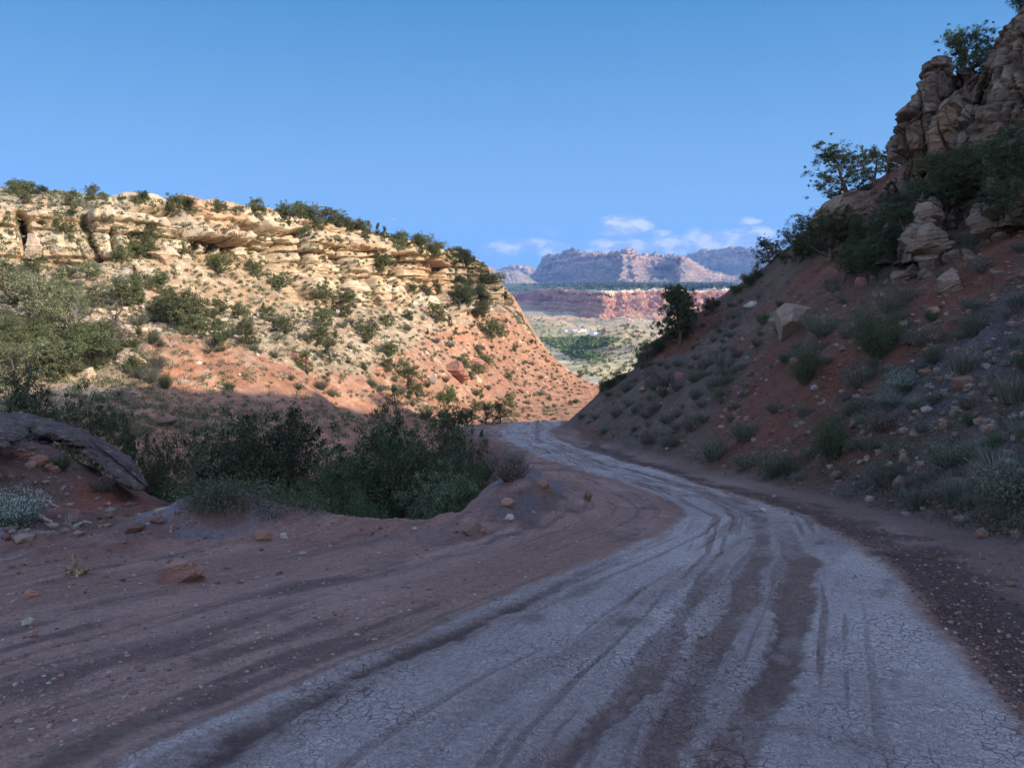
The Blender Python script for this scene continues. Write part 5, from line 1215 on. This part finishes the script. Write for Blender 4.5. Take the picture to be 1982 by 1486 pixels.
# shaded hillside
HPOLY = [(1100, 800), (1290, 660), (1430, 565), (1600, 500), (1760, 470), (1982, 420), (2300, 300), (2300, 1060), (1982, 1040), (1800, 995), (1600, 950), (1300, 885), (1110, 830)]
def zone(px, py): return 'upper right part' if px > 1700 and py < 700 else 'lower right part' if px > 1650 else 'middle part' if px > 1380 else 'spur by the road bend'
def fn_h(loc, nor, r, px, py):
    k = r.random(); z_ = zone(px, py); far = min(1.0, .55+loc.y/60)*r.choice((.55, .75, .95, 1.1, 1.45))
    if k < .5: plant(P(SAGE, r.randrange(3)), 'sagebrush', loc, r.uniform(.25, .65)*far, 'grey sagebrush on the shaded hillside, '+z_, 'shrub', 'sagebrush on the shaded hillside, '+z_, r.uniform(.9, 1.5), parts=PS)
    elif k < .8: single(P(BLUEG, r.randrange(3)), 'grass_clump', loc, r.uniform(.4, .85)*far, 'pale dry grass clump on the shaded hillside, '+z_, 'grass', 'grass clumps on the shaded hillside, '+z_)
    elif k < .92: plant(P(TWIGSH, r.randrange(2)), 'twiggy_bush', loc, r.uniform(.35, .8)*far, 'bare brown twiggy bush on the shaded hillside, '+z_, 'shrub', 'twiggy bushes on the shaded hillside, '+z_, 1.1, parts=PS)
    else: plant(P(GREENSH, r.randrange(3)), 'green_shrub', loc, r.uniform(.4, .8)*far, 'small dark green shrub on the shaded hillside, '+z_, 'shrub', 'green shrubs on the shaded hillside, '+z_, 1.0, parts=PS)
scatter(HPOLY, 265, fn_h, 14, [NEAR_OBJ], dmin=11)
scatter([(1110, 800), (1290, 670), (1430, 580), (1500, 620), (1400, 780), (1300, 880), (1120, 830)], 75, lambda loc, nor, r, px, py: plant(P(SAGE+TWIGSH, r.randrange(5)), 'low_brush', loc, r.uniform(.22, .6), 'small grey brush dotted over the shaded spur beside the road bend', 'shrub', 'small brush of the shaded spur', r.uniform(.9, 1.5), parts=PS), 44, [NEAR_OBJ], dmin=9)
SKY_R = [(1105, 806), (1130, 784), (1165, 757), (1220, 716), (1290, 658), (1370, 592), (1430, 560), (1480, 524), (1540, 475)]
for i in range(26):
    px = r.uniform(1110, 1540); py = np.interp(px, [a for a, b in SKY_R], [b for a, b in SKY_R])+r.uniform(2, 14)
    h_ = hit(px, py, [NEAR_OBJ])
    if h_ and h_[2] < 90: plant(P(BIGD, r.randrange(3)), 'low_bush', h_[0], r.uniform(.4, 1.0), 'low dark bush along the skyline of the shaded spur', 'shrub', 'bushes on the spur skyline', r.uniform(1, 1.5))
UP = [(1560, 520), (1700, 430), (1850, 330), (1982, 280), (1982, 470), (1800, 500), (1640, 560)]
scatter(UP, 20, lambda loc, nor, r, px, py: plant(P(BIGD, r.randrange(3)), 'juniper_tree', loc, r.uniform(.7, 1.4), 'dark shrubby juniper among the rocks under the shaded cliff', 'juniper', 'dark junipers under the shaded cliff', r.uniform(1, 1.4)), 15, dmin=22)
RS = [rock_mesh('shade_red_stone', 240+i, 3, (1, .8, .6), M_redshade, 10) for i in range(4)]
def rockf(lst, names, lo, hi, lab, grp, cat='rock', nm='rock', sink=.1):
    def f(loc, nor, r, px, py):
        s = r.uniform(lo, hi)*(1.6 if r.random() < .12 else 1); single(lst[r.randrange(len(lst))], nm, loc+Vector((0, 0, s*sink)), s, lab, cat, grp)
    return f
TAL = [(0, 520), (230, 520), (420, 600), (700, 605), (860, 605), (985, 625), (1120, 745), (900, 740), (700, 700), (560, 660), (300, 640), (0, 690)]
scatter(TAL, 170, rockf(RT, 0, .15, .6, 'cream boulder in the talus of the sunlit slope', 'boulders of the sunlit talus', 'boulder', 'boulder'), 21, dmin=6)
scatter([(1600, 560), (1982, 470), (1982, 1040), (1300, 880), (1200, 760), (1400, 640)], 120, rockf(RB+RS+RS+RW[:1], 0, .05, .22, 'brown or pale rock on the shaded hillside', 'rocks on the shaded hillside'), 22, [NEAR_OBJ], dmin=9)
scatter([(0, 1045), (330, 1018), (560, 1022), (860, 1018), (900, 1000), (1010, 940), (1180, 960), (1100, 1030), (700, 1100), (300, 1150), (0, 1200)], 75, rockf(RW[:2]+RS+RB, 0, .014, .045, 'small stone on the left shoulder and berm', 'stones on the left berm', 'stone', 'stone'), 23, [NEAR_OBJ], dmin=7)
scatter([(1600, 985), (1982, 1080), (1982, 1200), (1850, 1120), (1600, 1020), (1300, 920), (1150, 870)], 50, rockf(RW[:1]+RS+RB, 0, .02, .05, 'small stone in the ditch right of the road', 'stones in the right ditch', 'stone', 'stone'), 24, [NEAR_OBJ], dmin=6)
scatter([(1600, 500), (1760, 420), (1982, 360), (1982, 480), (1700, 560)], 40, rockf(RB, 0, .2, .55, 'brown rock fallen below the shaded cliff', 'rocks fallen below the shaded cliff', 'boulder', 'boulder'), 25, dmin=14)

# ------------------------------------------------------------------ what nobody could count: low cover, gravel, far woods
SPUR = [(285, 662), (420, 670), (580, 702), (700, 748), (830, 805), (560, 800), (330, 785), (270, 720)]
def cover(name, label, cat, polys, n, objs, build, mat, seed, smooth=False):
    V, F, C, o = [], [], [], 0; r = random.Random(seed); rn = np.random.default_rng(seed)
    for poly, share in polys:
        def f(loc, nor, rr_, px, py):
            nonlocal o
            if name in ('ground_cover', 'talus') and inside(px, py, SPUR) and rr_.random() < .72: return
            v, fc, c = build(rn, np.array(loc), loc.y, px, py)
            V.append(v); F.append(fc+o); C.append(c); o += len(v)
        scatter(poly, int(n*share), f, r.randrange(9999), objs, tries=4)
    return tag(link(name, mesh_np(name, np.concatenate(V), np.concatenate(F), mat, np.concatenate(C), smooth=smooth)), label, cat, kind='stuff')
def b_tuft(cols, size, k=34, leaf=.03):
    def f(rn, p, d, px, py):
        s = size*rn.uniform(.5, 1.3); n = k; q_ = rn.normal(0, 1, (n, 3)); q_ /= np.linalg.norm(q_, axis=1, keepdims=True); q_[:, 2] = abs(q_[:, 2])
        q_ = q_*rn.uniform(.3, 1, (n, 1))*np.array([s, s, s*.75]); v, fc = leaf_quads(p+q_, leaf*max(1, d/28), rn, up=1.0, aspect=.3)
        c0 = np.array(cols[rn.integers(0, len(cols))]); return v, fc, np.repeat(c0*rn.uniform(.7, 1.3, (n, 1)), 4, 0)
    return f
def b_pebble(cols, lo, hi):
    v0, f0 = ico(1)
    def f(rn, p, d, px, py):
        s = lo*(hi/lo)**(rn.uniform(0, 1)**2.2); v = v0*(1+rn.normal(0, .16, (len(v0), 1)))*np.array([s, s*rn.uniform(.6, 1), s*rn.uniform(.4, .8)]); a = rn.uniform(0, 6.3)
        v = np.stack([v[:, 0]*math.cos(a)-v[:, 1]*math.sin(a), v[:, 0]*math.sin(a)+v[:, 1]*math.cos(a), v[:, 2]], 1)
        c0 = np.array(cols[rn.integers(0, len(cols))])*rn.uniform(.75, 1.2); return v+p+np.array([0, 0, s*.1]), f0, np.repeat(c0[None], len(v), 0)
    return f
m, t, b = new_mat('gravel'); t.l.new(attr(t, 'Col'), b.inputs['Base Color']); M_grav = m
WHOLE = [(0, 372), (260, 390), (540, 415), (800, 475), (985, 600), (1150, 745), (1090, 815), (830, 830), (560, 830), (400, 860), (130, 830), (0, 800)]
cover('ground_cover', 'low sage and dry grass scattered over the sunlit slope', 'ground cover', [(WHOLE, .8), ([(130, 655), (420, 660), (700, 740), (1090, 800), (560, 860), (250, 850)], .2)], 4600, [WALL_OBJ],
      b_tuft([(.19, .20, .11), (.15, .17, .09), (.25, .23, .14), (.12, .15, .07)], .45, 26, .05), M_sage, 31)
cover('rim_brush', 'low dark brush fringing the rim of the sunlit cliffs', 'brush', [([(0, 362), (260, 382), (540, 406), (680, 436), (800, 466), (930, 509), (985, 570), (985, 590), (925, 530), (800, 484), (680, 450), (540, 414), (260, 392), (0, 374)], .4), ([(540, 406), (680, 436), (800, 466), (930, 509), (985, 570), (985, 584), (925, 524), (800, 478), (680, 445), (540, 411)], .6)], 900, [WALL_OBJ],
      b_tuft([(.09, .11, .05), (.12, .135, .06), (.07, .085, .04)], .62, 34, .05), M_sage, 38)
cover('talus', 'loose broken stone covering the sunlit slope', 'talus', [(TAL, .85), (WPOLY, .15)], 5200, [WALL_OBJ], b_pebble([(.52, .41, .28), (.44, .33, .22), (.58, .49, .36), (.40, .24, .16)], .06, .34), M_grav, 32)
cover('dry_grass', 'short dry grass and seedlings over the shaded hillside', 'grass', [(HPOLY, .85), ([(1100, 830), (1300, 890), (1800, 1010), (1982, 1060), (1982, 980), (1600, 900), (1300, 850)], .15)], 4100, [NEAR_OBJ],
      b_tuft([(.13, .12, .085), (.16, .13, .09), (.10, .105, .075), (.08, .09, .055), (.18, .16, .12)], .20, 30, .022), M_sage, 33)
cover('hillside_rubble', 'gravel and small stones over the shaded hillside', 'gravel', [(HPOLY, .82), ([(0, 850), (100, 870), (200, 930), (390, 1015), (330, 1030), (0, 1045)], .06)], 4300, [NEAR_OBJ], b_pebble([(.18, .105, .08), (.24, .18, .14), (.14, .08, .065), (.23, .18, .15)], .02, .13), M_grav, 34)
cover('gravel', 'fine gravel and clods on the road shoulders and berm', 'gravel',
      [([(0, 1045), (330, 1020), (860, 1015), (1010, 930), (1330, 960), (1310, 1010), (1000, 1130), (600, 1290), (0, 1486)], .6), ([(1100, 850), (1600, 985), (1982, 1090), (1982, 1400), (1800, 1180), (1600, 1030), (1300, 925)], .4)],
      5200, [NEAR_OBJ], b_pebble([(.26, .15, .12), (.20, .12, .10), (.30, .24, .21), (.14, .09, .08), (.28, .17, .13)], .004, .024), M_grav, 35)
cover('mud_clods', 'churned dark mud clods along the right edge of the road', 'mud', [([(1318, 915), (1500, 965), (1700, 1035), (1880, 1130), (1982, 1250), (1982, 1400), (1900, 1300), (1800, 1180), (1700, 1075), (1500, 985), (1300, 925)], 1.0)],
      5000, [NEAR_OBJ], b_pebble([(.10, .062, .052), (.13, .08, .066), (.08, .05, .044)], .004, .022), M_grav, 36)
cover('gully_brush', 'dark undergrowth filling the shaded gully floor', 'undergrowth', [([(200, 840), (560, 880), (830, 850), (930, 860), (900, 980), (640, 1000), (400, 1000), (300, 900)], .8), ([(130, 780), (560, 775), (800, 820), (560, 880), (200, 850)], .2)], 750, None, b_tuft([(.07, .09, .045), (.11, .12, .075), (.15, .14, .11), (.05, .065, .035)], .42, 90, .022), M_sage, 37)
# far woods
def far_blobs(name, label, polys, n, size, cols, seed, objs):
    def build(rn, p, d, px, py):
        k = 7; q_ = rn.normal(0, .5, (k, 3))*np.array([1, 1, .5]); s = min(size, .6+d/420)*rn.uniform(.6, 1.3); v, fc = leaf_quads(p+q_*s+np.array([0, 0, s*.45]), s*.6, rn, up=.6, aspect=.8)
        c0 = np.array(cols[rn.integers(0, len(cols))]); return v, fc, np.repeat(c0*rn.uniform(.75, 1.25, (k, 1)), 4, 0)
    return cover(name, label, 'trees', polys, n, objs, build, M_wood, seed)
far_blobs('cottonwood_grove', 'light green cottonwoods along the river bottom', [([(1045, 656), (1120, 655), (1170, 657), (1205, 656), (1178, 667), (1140, 677), (1080, 675)], .7), ([(1085, 680), (1150, 684), (1170, 690), (1160, 700), (1110, 692)], .3)], 1500, 4.5, [(.15, .21, .07), (.18, .24, .09), (.12, .17, .06)], 41, [VALLEY_OBJ])
MESA = bpy.data.objects['red_mesa']; MTN = bpy.data.objects['far_mountain']
far_blobs('bench_forest', 'dark juniper woodland on the flat bench below the far mountain', [([(1000, 551), (1060, 549), (1400, 547), (1440, 552), (1430, 559), (1150, 556)], 1)], 1500, 6, [(.09, .12, .06), (.12, .145, .075)], 42, [MESA, VALLEY_OBJ])
far_blobs('valley_scrub', 'scattered scrub on the valley flats and pale mounds', [([(1000, 600), (1280, 615), (1280, 700), (1160, 740), (1060, 680)], 1)], 420, 2.6, [(.14, .15, .08), (.18, .18, .10)], 43, [VALLEY_OBJ])
m, t, b = new_mat('house_wall'); b.inputs['Base Color'].default_value = (.72, .70, .66, 1); M_hw = m
m, t, b = new_mat('house_roof'); b.inputs['Base Color'].default_value = (.42, .36, .33, 1); M_hr = m
for i, (px, py) in enumerate(((1096, 641), (1108, 640), (1117, 643), (1128, 641), (1138, 644), (1152, 646))):
    h_ = hit(px, py, [VALLEY_OBJ])
    if not h_: continue
    e = bpy.data.objects.new('house', None); col.objects.link(e); e.location = h_[0]; e.rotation_euler.z = i*.7
    tag(e, 'tiny white house far off on the valley flat above the green river bottom', 'house', 'houses on the valley flat')
    w_, l_, hh_ = 3.5+i % 3, 6+2*(i % 2), 3
    link('wall', mesh_np('wall', [(x, y, z) for z in (-3, hh_) for x, y in ((-w_, -l_), (w_, -l_), (w_, l_), (-w_, l_))], [(0, 1, 5, 4), (1, 2, 6, 5), (2, 3, 7, 6), (3, 0, 4, 7)], M_hw, smooth=False), e)
    W_ = w_+.4; L_ = l_+.4
    link('roof', mesh_np('roof', [(-W_, -L_, hh_), (0, -L_, hh_+1.6), (W_, -L_, hh_), (-W_, L_, hh_), (0, L_, hh_+1.6), (W_, L_, hh_)], [(0, 1, 4, 3), (1, 2, 5, 4), (0, 2, 1, 1), (3, 4, 5, 5)][:2], M_hr, smooth=False), e)
